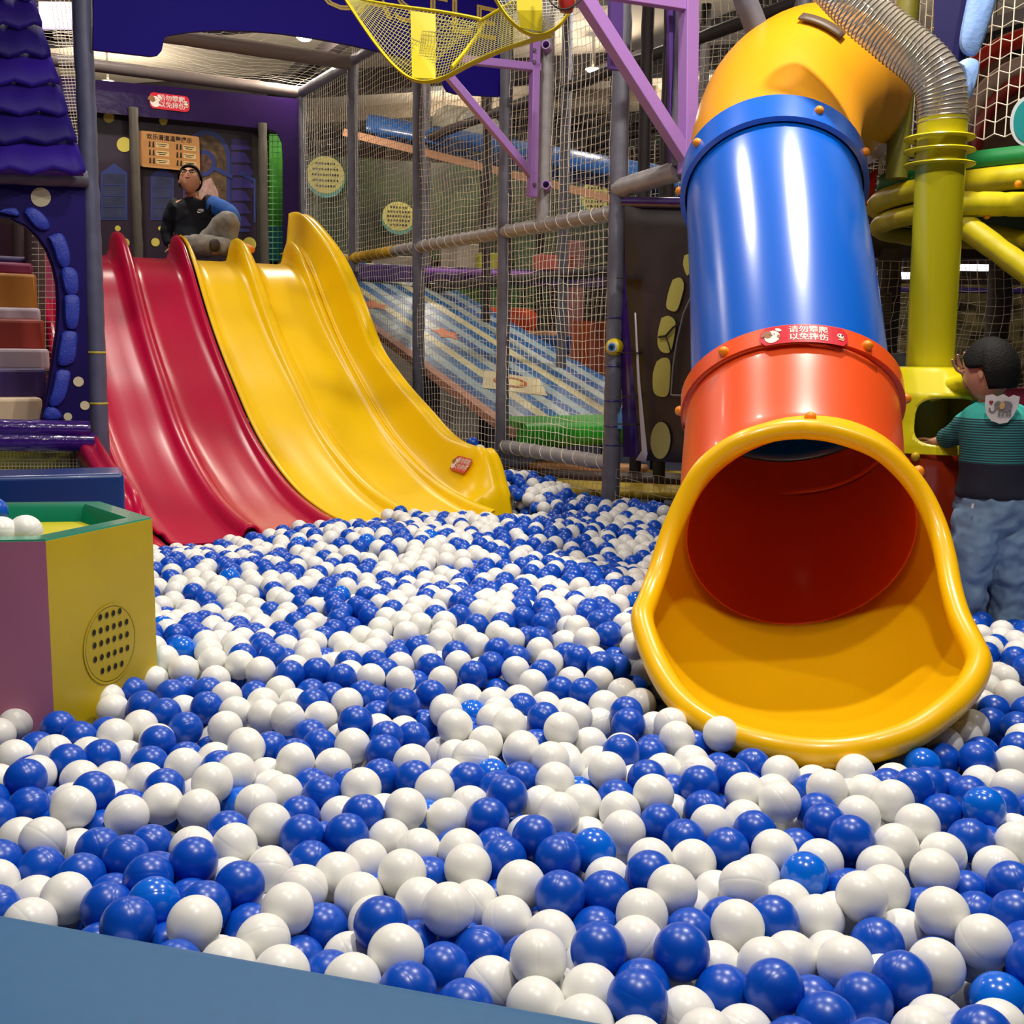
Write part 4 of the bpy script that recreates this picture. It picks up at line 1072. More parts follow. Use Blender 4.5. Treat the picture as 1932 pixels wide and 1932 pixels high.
# yellow eye-like foam ball tied to the post
q = on_net(1150, 655, -.02) + U * .05
eb_ = thing('foam_eye_ball', 'small yellow foam ball with a painted blue eye tied to the post', 'decoration', q)
MB().ball(q, .052, .052, .05, 20, 14).build('ball', mat('eye_yellow', (214, 190, 20), .35, bump=.3, bscale=40), eb_)
dq = (Vector(EYE) - q).normalized() + V(-.35, 0, 0); dq.normalize(); qa = q + dq * .044
MB().lathe([(0, .012), (.012, .0115), (.0121, .0105)], qa, 20, ax=dq).build('pupil', black, eb_)
MB().lathe([(0, .0095), (.020, .0085), (.021, .006)], qa, 20, ax=dq).build('iris', mat('eye_blue', (30, 110, 180), .3), eb_)
MB().lathe([(0, .008), (.028, .004), (.031, -.004)], qa, 20, ax=dq).build('eye_white', mat('eye_white_paint', (190, 184, 176), .35), eb_)
q = on_net(1168, 792, .02) + U * .02; t = thing('water_bottle', 'small bottle with blue wrap standing behind the pillar', 'bottle', q)
MB().lathe([(0, -.05), (.02, -.05), (.022, -.045), (.022, .03), (.01, .05), (.01, .07), (0, .07)], q, 14).build('bottle', mat('bottle_blue', (90, 140, 190), .3), t)

# ------------------------------------------------------------------ yellow ball pump column with clear hose
col = thing('ball_pump_column', 'bright yellow ball pump column with funnel hood on a rust orange drum', 'play machine', Ph(1768, 1110, -.87))
CY = 4.15; cb = P(1762, 690, CY); cx, cy = cb.x, cb.y
ycol = mat('pump_yellow', (226, 212, 20), .3, coat=.3)
ytube = mat('pump_tube_yellow', (206, 196, 24), .3, coat=.3)
ptop = P(1779, 225, CY)
MB().tube([V(cx - .015, cy, P(1760, 706, CY).z), V(ptop.x, cy, ptop.z)], .086, 28).build('tube', ytube, col)
for py in (262, 286, 312):
    q = P(1772, py, CY); MB().lathe([(.085, -.003), (.122, -.003), (.125, 0), (.122, .004), (.085, .004)], q, 36).build('collar_ring', ycol, col)
dz0 = 0; zt_ = P(1760, 848, CY).z
MB().lathe([(0, 0), (.235, 0), (.24, .03), (.24, zt_ - .05), (.245, zt_ - .02), (.24, zt_), (0, zt_)], (cx - .02, cy, 0), 40).build('drum', mat('rust_orange_drum', (176, 52, 18), .3, coat=.3), col)
for (px, py) in ((1727, 862), ):
    q = P(px, py, CY - .235); MB().ball(q, .016, .012, .016, 14, 8).build('bolt_cap', mat('yellow_knob', (210, 170, 30), .35), col)
# hood: eight-sided tapering housing with an opening
hb = zt_; htp = P(1760, 700, CY).z
ring0 = [(.243, hb), (.238, hb + .03), (.222, hb + .10), (.205, htp - .085), (.150, htp), (.088, htp + .004)]
rows = []
for r, z in ring0:
    row = []
    for k_ in range(144):
        a = 2 * PI * k_ / 144; e = 1.0 + .05 * abs(math.cos(2 * a)) ** 6
        row.append(V(cx - .02 + math.cos(a) * r * e, cy + math.sin(a) * r * e, z))
    rows.append(row)
# opening between azimuths, lower right side facing us
op = lambda k_: (-62 if True else 0) <= math.degrees(((2 * PI * (k_ + .5) / 48) + PI) % (2 * PI) - PI) <= -8
rows_d = []
NR_ = 60
for j in range(NR_ + 1):
    t_ = j / NR_ * (len(ring0) - 1); i = min(int(t_), len(ring0) - 2); rows_d.append([rows[i][k_].lerp(rows[i + 1][k_], t_ - i) for k_ in range(144)])
for j in range(NR_ + 1):                       # pull the nearest points onto the edge of the opening
    for k_ in range(144):
        a = math.degrees(((2 * PI * k_ / 144) + PI) % (2 * PI) - PI); u_ = (a + 86) / 33; v_ = (rows_d[j][k_].z - hb - .115) / .083
        r_s = (abs(u_) ** 3.5 + abs(v_) ** 3.5) ** (1 / 3.5)
        if .93 < r_s < 1.07:
            ang_ = math.radians(u_ / r_s * 33 - 86); z_n = hb + .115 + v_ / r_s * .083; zs_ = [q[1] for q in ring0]; rr_n = interp(z_n, zs_, [q[0] for q in ring0]) * (1.0 + .05 * abs(math.cos(2 * ang_)) ** 6)
            rows_d[j][k_] = V(cx - .02 + math.cos(ang_) * rr_n, cy + math.sin(ang_) * rr_n, z_n)
mb = MB(); vs = [p for r in rows_d for p in r]; fs = []
for j in range(NR_):
    for k_ in range(144):
        a = math.degrees(((2 * PI * (k_ + .5) / 144) + PI) % (2 * PI) - PI); zc = (rows_d[j][k_].z + rows_d[j + 1][k_].z) / 2
        u_ = (a + 86) / 33; v_ = (zc - hb - .115) / .083
        if abs(u_) ** 3.5 + abs(v_) ** 3.5 < 1: continue
        l = (k_ + 1) % 144; fs.append((j * 144 + k_, j * 144 + l, (j + 1) * 144 + l, (j + 1) * 144 + k_))
mb.add(vs, fs); mb.build('hood', ycol, col, solid=-.012, ang=50)
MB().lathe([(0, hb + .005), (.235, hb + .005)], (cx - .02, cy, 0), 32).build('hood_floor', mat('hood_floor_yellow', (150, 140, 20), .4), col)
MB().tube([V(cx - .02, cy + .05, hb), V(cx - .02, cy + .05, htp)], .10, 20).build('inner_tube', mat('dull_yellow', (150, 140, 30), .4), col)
q = P(1800, 728, CY - .19); dv = V(.70, -.62, .30).normalized()
MB().lathe([(.034, -.09), (.034, .05), (.036, .055), (.027, .055), (.026, .0)], q, 24, ax=dv).build('spy_tube', ycol, col)
MB().lathe([(.0355, .055), (.039, .058), (.039, .068), (.024, .068), (.024, .05)], q, 24, ax=dv).build('rubber_ring', black, col)
# hose
hs_ = thing('ribbed_hose', 'clear ribbed plastic hose curving up from the yellow column', 'hose', ptop)
hpth = catmull([P(1779, 240, CY), P(1779, 200, CY), P(1772, 160, CY), P(1745, 120, CY + .02), P(1690, 75, CY + .06), P(1630, 25, CY + .1), P(1580, -25, CY + .15), P(1540, -70, CY + .2)], 22)
MB().tube(hpth, .085, 28, caps=False).build('hose_wall', mat('hose_clear', (196, 192, 184), .16, alpha=.40, coat=.5), hs_)
mb = MB(); L_h = 0; fr_ = frames(hpth, V(0, -1, 0)); spiral = []; ang = 0
for i in range(len(fr_) - 1):
    d = (fr_[i + 1][0] - fr_[i][0]).length; nn = 10
    for k_ in range(nn):
        t_ = k_ / nn; c_ = fr_[i][0].lerp(fr_[i + 1][0], t_); ang += d / nn / .0165 * 2 * PI; N_ = fr_[i][2]; B_ = fr_[i][3]
        pass
x_len = sum((fr_[i + 1][0] - fr_[i][0]).length for i in range(len(fr_) - 1)); nrib = int(x_len / .0165); cum = [0]
for i in range(len(fr_) - 1): cum.append(cum[-1] + (fr_[i + 1][0] - fr_[i][0]).length)
for k_ in range(1, nrib):
    x = k_ * .0165; i = max(0, min(len(fr_) - 2, int(np.searchsorted(cum, x)) - 1)); t_ = (x - cum[i]) / max(1e-6, cum[i + 1] - cum[i]); c_ = fr_[i][0].lerp(fr_[i + 1][0], t_); N_, B_ = fr_[i][2], fr_[i][3]; T_ = fr_[i][1]
    rows = []
    for a in range(28):
        w_ = N_ * math.cos(2 * PI * a / 28) + B_ * math.sin(2 * PI * a / 28); rows.append([c_ + w_ * (.086 + .0032 * math.cos(2 * PI * b / 5)) + T_ * (.0032 * math.sin(2 * PI * b / 5)) for b in range(5)])
    rows.append(rows[0]); mb.grid(rows, True)
mb.build('wire_ribs', mat('hose_ribs', (168, 158, 140), .3, metal=.5), hs_)

# ------------------------------------------------------------------ round yellow deck on the right
dk = thing('round_deck', 'round play deck ringed by yellow padded pipes behind the pump column', 'play deck', V(2.85, 5.8, CZ + .8))
dc = V(2.88, 5.85, 0); rdk = .98
yp = mat('yellow_pipe_foam', (216, 200, 24), .4, noise=.06, bump=.12, bscale=20)


def ringpts(r, z, n=64): return [dc + V(r * math.cos(2 * PI * i / n), r * math.sin(2 * PI * i / n), z) for i in range(n)]


def pads(pts, r, name, m_, closed=False, tie=5):
    rs = [r * (.94 if i % tie == 0 else 1) for i in range(len(pts))]; return MB().tube(pts, rs, 14, closed=closed).build(name, m_, dk)


pads(ringpts(rdk, CZ + .80), .055, 'deck_ring', yp, True, 6)
pads(ringpts(rdk - .02, CZ + .69), .05, 'deck_ring', yp, True, 6)
MB().lathe([(0, 0), (rdk - .03, 0), (rdk - .03, .03), (0, .03)], dc + V(0, 0, CZ + .745), 48).build('deck_plate', mat('dark_green_deck', (46, 84, 40), .6), dk)
MB().lathe([(rdk + .005, .0), (rdk + .005, .075)], dc + V(0, 0, CZ + .86), 64).build('green_skirt', mat('green_skirt', (20, 130, 66), .5), dk, solid=.01)
a_ = P(1806, 415, 4.95); b_ = P(1950, 520, 4.75); b_ = a_ + (b_ - a_) * ((a_.z - .02) / (a_.z - b_.z))
pads([a_.lerp(b_, i / 60) for i in range(61)], .052, 'brace', yp)
a_ = P(1800, 425, 5.6); b_ = P(1950, 455, 5.2); b_ = a_ + (b_ - a_) * 2.4
pads([a_.lerp(b_, i / 16) for i in range(17)], .04, 'brace', yp)
a_ = P(1790, 384, 4.9); b_ = P(1960, 386, 4.9)
pads([a_.lerp(b_, i / 16) for i in range(17)], .052, 'cross_rail', yp)
for (px, Y) in ((1700, 5.6),):
    q = P(px, 200, Y); q2 = P(px + 4, 420, Y); post(q, CZ + .86, CZ + 3.0, .055, dk, mat('olive_yellow_foam', (120, 116, 34), .5, bump=.2), seed=91)
for (px, py) in ((1921, 347), (1862, 407)):
    q = P(px, py, 4.9); MB().ball(q, .016, n=12, m_=8).build('orange_bolt', knob, dk)
# net around the deck
rows = []; nA = 48
mb = MB()
for i in range(nA + 1):
    a = PI * (.75 + .75 * i / nA * 1.0) + .2; pr = dc + V(rdk * math.cos(a), rdk * math.sin(a), 0)
    mb.tube([V(pr.x, pr.y, CZ + .98 + j * .068) + V(0, 0, .02 if (i + j) % 2 else -.0) for j in range(32)], .003, 4, caps=False)
for j in range(32):
    mb.tube([dc + V(rdk * math.cos(PI * (.75 + .75 * i / nA) + .2), rdk * math.sin(PI * (.75 + .75 * i / nA) + .2), CZ + .98 + j * .068 + (.02 if (i + j) % 2 else 0)) for i in range(nA + 1)], .003, 4, caps=False)
tag(mb.build('deck_net', netw, None, smooth=False), 'wide meshed net curving around the round yellow deck', 'net', 'safety nets')
t = thing('castle_tower_panel', 'dark indigo tower panel edged with pale blue stones at top right', 'wall panel', P(1800, 60, 4.75))
MB().prism([P(1762, -40, 4.75), V(P(1762, -40, 4.75).x, 4.75, CZ + CEIL), V(P(1870, -40, 4.75).x, 4.75, CZ + CEIL), P(1850, -40, 4.75), P(1820, 120, 4.75), P(1815, 232, 4.75), P(1790, 236, 4.75), P(1762, 100, 4.75)], V(.02, .05, 0)).build('panel', mat('tower_indigo', (22, 16, 78), .5), t, smooth=False)
pst = mat('pale_blue_stone', (132, 168, 226), .5, bump=.2, bscale=60)
for pts in ([(1832, -50), (1824, 0), (1812, 60), (1811, 90), (1822, 104), (1838, 106), (1848, 92), (1866, 40), (1880, -10), (1888, -50)], [(1806, 120), (1822, 111), (1840, 115), (1845, 130), (1838, 160), (1828, 188), (1818, 178), (1815, 150)]):
    pl = [P(*p, 4.72) for p in pts]; c_ = sum(pl, V(0, 0, 0)) / len(pl); r1 = catmull(pl + [pl[0]], 4)[:-1]; o_ = V(0, -1, 0)
    MB().grid([[p for p in r1], [p.lerp(c_, .03) + o_ * .02 for p in r1], [p.lerp(c_, .3) + o_ * .035 for p in r1], [c_ + o_ * .04 for p in r1]], True).build('pale_stone', pst, t)
t = thing('decorative_wheel', 'red and orange curved decoration behind the deck net', 'decoration', P(1880, 200, 6.9))
for r, rgb in ((.62, (200, 40, 30)), (.48, (190, 160, 150)), (.40, (150, 40, 40))):
    MB().tube([P(1960, 290, 6.9) + V(-r * math.cos(a), 0, r * math.sin(a) * 1.1) for a in [math.radians(x) for x in range(-10, 120, 8)]], .055, 10).build('curved_band', mat('band_%d_%d_%d' % rgb, rgb, .4), t)
t = thing('brown_panel', 'taupe brown panel behind the deck net', 'panel', P(1890, 230, 7.4)); MB().box(P(1930, 225, 7.4), 1.2, .05, .75).build('panel', mat('taupe', (104, 84, 66), .6), t)
t = thing('teal_sign', 'edge of a teal sign with white border at the right frame edge', 'sign', P(1932, 225, 4.7))
fo = Flat(lambda x, y, z: P(1940, 228, 4.72) + V(1, 0, 0) * x + V(0, 0, 1) * y + V(0, -1, 0) * z); fo.ell(0, 0, .075, .10, 0, 0, n=32); fo.ell(0, 0, .062, .085, 1, .003, n=32)
fo.mb.build('sign_face', [mat('sign_border_white', (210, 220, 220), .5), mat('sign_teal', (30, 150, 150), .5)], t, smooth=False)
t = thing('red_banner_sheet', 'plain red sheet hanging between the yellow bend and the deck', 'banner', P(1635, 380, 6.9))
MB().grid([[P(1600, 350, 6.9), P(1655, 318, 6.9)], [P(1600, 410, 6.9), P(1645, 400, 6.9)]]).build('sheet', mat('red_sheet', (206, 40, 24), .6), t, solid=.01)
t = thing('orange_hanging_shape', 'orange decoration high behind the deck net', 'decoration', P(1870, 130, 7.6)); MB().tube(catmull([P(1835, 150, 7.6), P(1865, 125, 7.6), P(1900, 140, 7.6), P(1940, 120, 7.6)], 6), .06, 10).build('curve', mat('orange_curve', (210, 90, 40), .4), t)
# net wall and dark hall behind on the right
rf_ = thing('climbing_frame', 'dark padded frame and dark violet beam behind the pump column', 'play frame', P(1800, 600, 7.0))
MB().bar(P(1610, 466, 7.2), P(2050, 472, 7.2), .12, .13).build('beam', mat('dark_violet_beam', (40, 24, 52), .5), rf_)
for px in (1673, 1882, 1965):
    q = P(px, 600, 7.15); post(q, 0, P(px, 470, 7.15).z, .075, rf_, mat('brown_grey_foam_dark', (74, 66, 66), .5, bump=.2), seed=px)
a, b = P(1605, 700, 7.1), P(2060, 700, 6.9)
tag(net('safety_net', (V(a.x, a.y, .1), V(b.x, b.y, .1), V(b.x, b.y, P(1932, 490, 7).z), V(a.x, a.y, P(1605, 490, 7).z)), .052, .002, netw, .04, seed=21), 'grey net hanging under the dark violet beam behind the boy', 'net', 'safety nets')
a, b = P(1605, 700, 8.6), P(2060, 700, 8.4)
tag(net('safety_net', (V(a.x, a.y, .1), V(b.x, b.y, .1), V(b.x, b.y, P(1932, 500, 8.4).z), V(a.x, a.y, P(1605, 500, 8.4).z)), .08, .0025, netd, .05, seed=22), 'dim loose net one bay further behind the boy', 'net', 'safety nets')
a, b = P(1290, 400, 7.6), P(1340, 400, 7.3)
tag(net('safety_net', (P(1290, 360, 8.4), P(1760, 360, 7.6), P(1760, -40, 7.6), P(1290, -40, 8.4)), .055, .0022, netw, .03, seed=23), 'white net high up beside the yellow tube bend', 'net', 'safety nets')
for i, (px, py, L_, Y) in enumerate(((1702, 520, .42, 10), (1845, 505, .42, 10.4), (1655, 523, .1, 10.6), (1897, 505, .2, 10.9), (1720, 480, .4, 11.5))):
    q = P(px, py, Y); t = thing('tube_light', 'cool white tube light far behind the nets, ' + ['left of the pump column base', 'right of the pump column', 'short one beside the blue drum', 'at the far right', 'dim upper one behind the column'][i], 'lamp', q, 'tube lights in the far hall')
    MB().tube([q, V(q.x, q.y, CZ + CEIL)], .006, 6).build('rod', dark, t)
    MB().bar(q - V(L_ / 2, 0, 0), q + V(L_ / 2, 0, 0), .05, .055).build('diffuser', mat('tube_glow', (240, 236, 255), .5, emit=5), t)
tbox('far_counter', 'dark olive far wall behind the nets and the boy', 'wall panel', P(1790, 640, 12.5), 5.0, .1, 1.2, (112, 100, 62), rz=0, noise=.8, bscale=7)
tbox('pink_cushion', 'pink cushion edge behind the boy on the right', 'cushion', V(P(1918, 748, 6.2).x, 6.2, (P(1918, 748, 6.2).z + .05) / 2), .25, .2, P(1918, 748, 6.2).z + .05, (206, 70, 110), rz=0)
tbox('violet_sill', 'thin violet shelf line behind the far nets', 'shelf', P(1850, 548, 12.2), 2.0, .05, .06, (60, 40, 120), rz=0)
tbox('yellow_sill', 'yellow padded edge beside the boy at the right frame edge', 'padded block', V(P(1940, 888, 5.0).x + .4, 5.0, (P(1940, 888, 5.0).z + .05) / 2), .94, .3, P(1940, 888, 5.0).z + .05, (206, 190, 40), rz=0)
t = thing('notice_sheet', 'small pale notice taped on the dark post behind the pump column', 'notice', P(1674, 600, 7.0)); fo = Flat(lambda x, y, z: P(1674, 582, 7.05) + V(x, -.002 - z, y)); fo.rrect(0, 0, .05, .20, .004, 0, 0)
for k_ in range(9): fo.rrect(0, .08 - k_ * .02, .04, .006, .002, 1, .002)
fo.mb.build('sheet', [mat('notice_grey', (130, 118, 96), .7), mat('notice_ink', (70, 60, 50), .7)], t, smooth=False)

# ------------------------------------------------------------------ people
def cloth(name, mb, m_, parent, vox=.007, it=6, fold=.006, fs_=.09):
    """overlapping sleeves and body melted into one garment, with soft folds"""
    me = bpy.data.meshes.new(name); me.from_pydata(mb.v, [], mb.f); me.update()
    bm = bmesh.new(); bm.from_mesh(me); bmesh.ops.recalc_face_normals(bm, faces=bm.faces); bm.to_mesh(me); bm.free(); me.materials.append(m_)
    o = bpy.data.objects.new(name, me); C.objects.link(o)
    md = o.modifiers.new('melt', 'REMESH'); md.mode = 'VOXEL'; md.voxel_size = vox; md.use_smooth_shade = True
    md = o.modifiers.new('soft', 'SMOOTH'); md.iterations = it; md.factor = .6
    if fold:
        tx = bpy.data.textures.new(name, 'CLOUDS'); tx.noise_scale = fs_; tx.noise_depth = 1
        md = o.modifiers.new('folds', 'DISPLACE'); md.texture = tx; md.strength = fold * 2; md.texture_coords = 'GLOBAL'; md.mid_level = .5
    dg = bpy.context.evaluated_depsgraph_get(); dg.update(); m2 = bpy.data.meshes.new_from_object(o.evaluated_get(dg)); m2.name = name
    bpy.data.objects.remove(o); m2.materials.clear(); m2.materials.append(m_)
    m2.polygons.foreach_set('use_smooth', [True] * len(m2.polygons))
    o = bpy.data.objects.new(name, m2); C.objects.link(o); o.parent = parent; o.location = -OFF.get(parent.name, V(0, 0, 0)); return o


def torso(secs, n=24):
    """stack of ellipses (centre, half width, half depth)"""
    rows = [[c_ + V(rx * math.cos(2 * PI * k_ / n), ry * math.sin(2 * PI * k_ / n), 0) for k_ in range(n)] for c_, rx, ry in secs]
    mb = MB(); mb.grid(rows, True); m_ = len(secs); mb.f.append(tuple(range(n))); mb.f.append(tuple(reversed(range((m_ - 1) * n, m_ * n)))); mb.mi += [0, 0]; return mb


skin = mat('skin', (206, 148, 116), .5); skin2 = mat('child_skin', (206, 150, 122), .5); hair = mat('black_hair', (10, 8, 8), .7, bump=.35, bscale=160, spec=.25)


def head(name, c_, s_, fwd, up, par, m_, hair_m, back=False):
    """head with brow, eye sockets, nose, lips, chin and ears; s_ = head height"""
    fwd = fwd.normalized(); right = fwd.cross(up).normalized(); up = right.cross(fwd).normalized()
    rows = []; n = 28; mr = 22
    for i in range(mr + 1):
        t = PI * i / mr; z = math.cos(t); row = []
        for k_ in range(n):
            a = 2 * PI * k_ / n; x = math.sin(t) * math.cos(a); y = math.sin(t) * math.sin(a)      # x forward, y right
            wx, wy, wz = .44, .355, .5
            jaw = max(0, -z); wy_ = wy * (1 - .34 * jaw ** 1.5); wx_ = wx * (1 - .10 * jaw) * (1 - (.30 * jaw if x < 0 else 0))
            px, py, pz = x * wx_, y * wy_, z * wz
            if x > 0:
                fr = max(0, x) ** 2
                px += .035 * math.exp(-((pz + .10) / .06) ** 2 - (py / .055) ** 2) * 2.2          # nose tip
                px += .03 * math.exp(-((pz - .0) / .10) ** 2 - (py / .035) ** 2)
                px -= .035 * math.exp(-((pz - .03) / .05) ** 2 - ((abs(py) - .13) / .07) ** 2)      # eye sockets
                px += .018 * math.exp(-((pz + .225) / .03) ** 2 - (py / .10) ** 2)                  # lips
                px += .03 * math.exp(-((pz + .40) / .07) ** 2 - (py / .11) ** 2)                     # chin
            row.append(c_ + (fwd * px + right * py + up * pz) * s_)
        rows.append(row)
    mb = MB(); mb.grid(rows, True)
    for sd in (-1, 1):      # ears
        e = c_ + (right * (sd * .355) + up * -.03 + fwd * -.03) * s_
        mb.ball(e, .055 * s_, .03 * s_, .10 * s_, 12, 8, ax=(fwd, right, up))
    return mb, fwd, right, up


def face_bits(par, c_, s_, fwd, right, up):
    for sd in (-1, 1):
        e = c_ + (fwd * .375 + right * (sd * .135) + up * .03) * s_
        MB().ball(e, .03 * s_, .05 * s_, .018 * s_, 12, 8, ax=(fwd, right, up)).build('eye', mat('eye_dark', (40, 28, 24), .3), par)
        e2 = c_ + (fwd * .40 + right * (sd * .14) + up * .10) * s_
        MB().ball(e2, .02 * s_, .07 * s_, .012 * s_, 10, 6, ax=(fwd, right, up)).build('eyebrow', hair, par)
    MB().ball(c_ + (fwd * .405 + up * -.225) * s_, .025 * s_, .085 * s_, .022 * s_, 12, 8, ax=(fwd, right, up)).build('lips', mat('lips', (168, 96, 84), .5), par)


def hair_cap(name, par, c_, s_, fwd, right, up, low_back=58, m_=hair, sd_=3):
    R = random.Random(sd_); rows = []; n = 36; mr = 14
    for i in range(mr + 1):
        row = []
        for k_ in range(n):
            a = 2 * PI * k_ / n; fx = math.cos(a)                       # 1 in front, -1 behind
            tmax = math.radians(64 if fx > .75 else (64 + (fx < .75) * low_back * min(1, (.75 - fx) / .9)))
            if abs(math.sin(a)) > .93 and fx > -.3: tmax = math.radians(84)
            t = tmax * i / mr; j = 1 + R.gauss(0, .006)
            wz = .60; bulk = 1.15
            px = math.sin(t) * math.cos(a) * .445 * bulk; py = math.sin(t) * math.sin(a) * .372 * bulk; pz = math.cos(t) * wz
            row.append(c_ + (fwd * (px * j - .01) + right * (py * j) + up * pz * j) * s_)
        rows.append(row)
    return MB().grid(rows, True).build(name, m_, par, solid=.02 * s_ * 2, ang=80)


def hand_pts(pts, edges, wrist_i, w_, fwd, side, nrm, L, r, curl=.35, spread=.14, thumb=1):
    """palm and five fingers grown from a wrist joint"""
    fwd = fwd.normalized(); side = side.normalized(); nrm = nrm.normalized()
    pi = len(pts); pts.append((w_ + fwd * L * .22, r * 2.0, r * 1.0)); edges.append((wrist_i, pi))
    for k_, (o_, l_) in enumerate(((-.30, .40), (-.10, .46), (.11, .44), (.31, .34))):
        b_ = w_ + fwd * L * .48 + side * L * o_ * .62; d1 = (fwd + side * (o_ * spread * 2) - nrm * curl * .5).normalized(); d2 = (fwd + side * (o_ * spread * 2) - nrm * curl * 1.6).normalized()
        i0 = len(pts); pts += [(b_, r * .85, r * .8), (b_ + d1 * L * l_ * .5, r * .72, r * .70), (b_ + d1 * L * l_ * .5 + d2 * L * l_ * .5, r * .58, r * .55)]
        edges += [(pi, i0), (i0, i0 + 1), (i0 + 1, i0 + 2)]
    i0 = len(pts); tb = w_ + fwd * L * .16 - side * thumb * L * .20; dt = (fwd * .75 - side * thumb * .7 - nrm * .2).normalized()
    pts += [(tb, r * .9, r * .85), (tb + dt * L * .20, r * .78, r * .75), (tb + dt * L * .20 + (dt + fwd * .5).normalized() * L * .16, r * .62, r * .6)]
    edges += [(pi, i0), (i0, i0 + 1), (i0 + 1, i0 + 2)]


# --- seated man at the top of the slide
MY = 9.35


def M_(px, py, dy=0.): return P(px, py, MY + dy)


man = thing('person', 'man in glasses and navy blue sweatshirt sitting at the top of the slides looking up', 'person', M_(375, 470))
hc_ = M_(358, 341, -.03); hs = .232
fw = V(.10, -.80, .58); mbh, fw_, rt_, up2 = head('head', hc_, hs, fw, V(0, .2, 1), man, skin, hair)
mbh.build('head_tmp', skin, man); hd_o = bpy.data.objects['head_tmp']
# body: torso, arms with hands, legs as one skinned surface
pt = [(M_(372, 462, .05), .145, .12), (M_(369, 432, .06), .135, .105), (M_(366, 402, .05), .155, .105), (M_(364, 384, .04), .12, .09), (M_(361, 372, .03), .052, .052), (M_(359, 358, .0), .050, .052)]
ed_ = [(0, 1), (1, 2), (2, 3), (3, 4), (4, 5)]


def limb(pts, edges, start, seq):
    p = start
    for q in seq: pts.append(q); edges.append((p, len(pts) - 1)); p = len(pts) - 1
    return p


wl_ = limb(pt, ed_, 3, [(M_(398, 386, .02), .062), (M_(422, 396, -.03), .052), (M_(438, 408, -.06), .048), (M_(441, 428, -.10), .038), (M_(441, 437, -.12), .026)])
wr_ = limb(pt, ed_, 3, [(M_(330, 387, .03), .062), (M_(322, 412, .06), .052), (M_(318, 436, .08), .048), (M_(322, 458, .05), .036), (M_(324, 468, .04), .028)])
kn1 = limb(pt, ed_, 0, [(M_(388, 463, -.06), .085), (M_(412, 440, -.12), .075), (M_(432, 420, -.16), .062), (M_(431, 446, -.16), .052), (M_(433, 470, -.18), .040)])
kn2 = limb(pt, ed_, 0, [(M_(352, 466, -.08), .085), (M_(380, 468, -.25), .075), (M_(408, 470, -.30), .062), (M_(436, 473, -.28), .050), (M_(455, 478, -.24), .042)])
hand_pts(pt, ed_, wl_, M_(441, 438, -.13), V(.05, -.12, -1), V(1, 0, 0), V(0, 1, .1), .15, .0085, .2, .2, 1)
hand_pts(pt, ed_, wr_, M_(324, 468, .04), V(.25, -.5, -.3), V(1, .2, 0), V(0, 0, 1), .15, .0085, .2)
pt = [(q[0],) + tuple(r * (.70 if i < 4 else (.58 if i in (6, 7, 11, 12) else (.84 if r > .03 and i > 5 else 1))) for r in q[1:]) for i, q in enumerate(pt)]
body = skin_mesh('body', pt, ed_, skin, man, 2)
# join the head into the body mesh: one continuous figure
bm = bmesh.new(); bm.from_mesh(body.data); bm.from_mesh(hd_o.data); bm.to_mesh(body.data); bm.free(); bpy.data.objects.remove(hd_o)
face_bits(man, hc_, hs, fw_, rt_, up2)
hair_cap('hair', man, hc_ + up2 * .008, hs * 1.0, fw_, rt_, up2, 34)
mb = MB()
for sd in (-1, 1):
    e = hc_ + (fw_ * .44 + rt_ * (sd * .145) + up2 * .035) * hs
    fr = [e + (rt_ * (.105 * math.cos(a) ** 1 * (1)) + up2 * (.07 * math.sin(a))) * hs for a in [2 * PI * k_ / 16 for k_ in range(16)]]
    mb.tube(fr, .0042, 6, closed=True)
    mb.tube([e + rt_ * (sd * .105) * hs, hc_ + (rt_ * (sd * .37) + up2 * .03 + fw_ * .0) * hs], .0022, 6)
mb.tube([hc_ + (fw_ * .455 + rt_ * -.04 + up2 * .04) * hs, hc_ + (fw_ * .455 + rt_ * .04 + up2 * .04) * hs], .004, 6)
mb.build('glasses', black, man)
navy = mat('navy_knit', (12, 18, 30), .85, noise=.2, bscale=12); royal = mat('royal_blue_sleeve', (36, 92, 178), .8, noise=.15, bscale=12)
mb = torso([(M_(372, 472, .05), .15, .12), (M_(371, 455, .05), .175, .135), (M_(369, 432, .06), .172, .125), (M_(366, 404, .05), .178, .12), (M_(365, 389, .04), .165, .105), (M_(364, 380, .035), .115, .085), (M_(362, 374, .03), .066, .062)])
mb.tube(catmull([M_(338, 388, .03), M_(326, 400, .05), M_(319, 420, .07), M_(315, 440, .07), M_(322, 462, .05)], 5), [.082, .080, .077, .074, .070] + [.064] * 5 + [.056] * 5 + [.05] * 5 + [.045], 16)
mb.tube(catmull([M_(388, 384, .035), M_(400, 387, .02), M_(410, 391, .0)], 5), .078, 16)
cloth('sweatshirt', mb, navy, man, .008, 6, .005)
mb = MB().tube(catmull([M_(398, 386, .02), M_(420, 394, -.02), M_(437, 406, -.06), M_(442, 420, -.09), M_(441, 434, -.115)], 5), [.080, .078, .076, .073, .070, .068, .066, .066, .065, .064, .062, .060, .058, .056, .054, .052, .050, .047, .044, .041, .038], 16)
cloth('left_sleeve', mb, royal, man, .007, 4, .006)['label'] = 'bright blue raglan sleeve'
MB().tube([M_(441, 429, -.10), M_(441, 435, -.12)], .036, 14).build('cuff', navy, man)
mb = torso([(M_(372, 482, .05), .15, .13), (M_(372, 470, .05), .16, .14), (M_(371, 458, .05), .15, .12)])
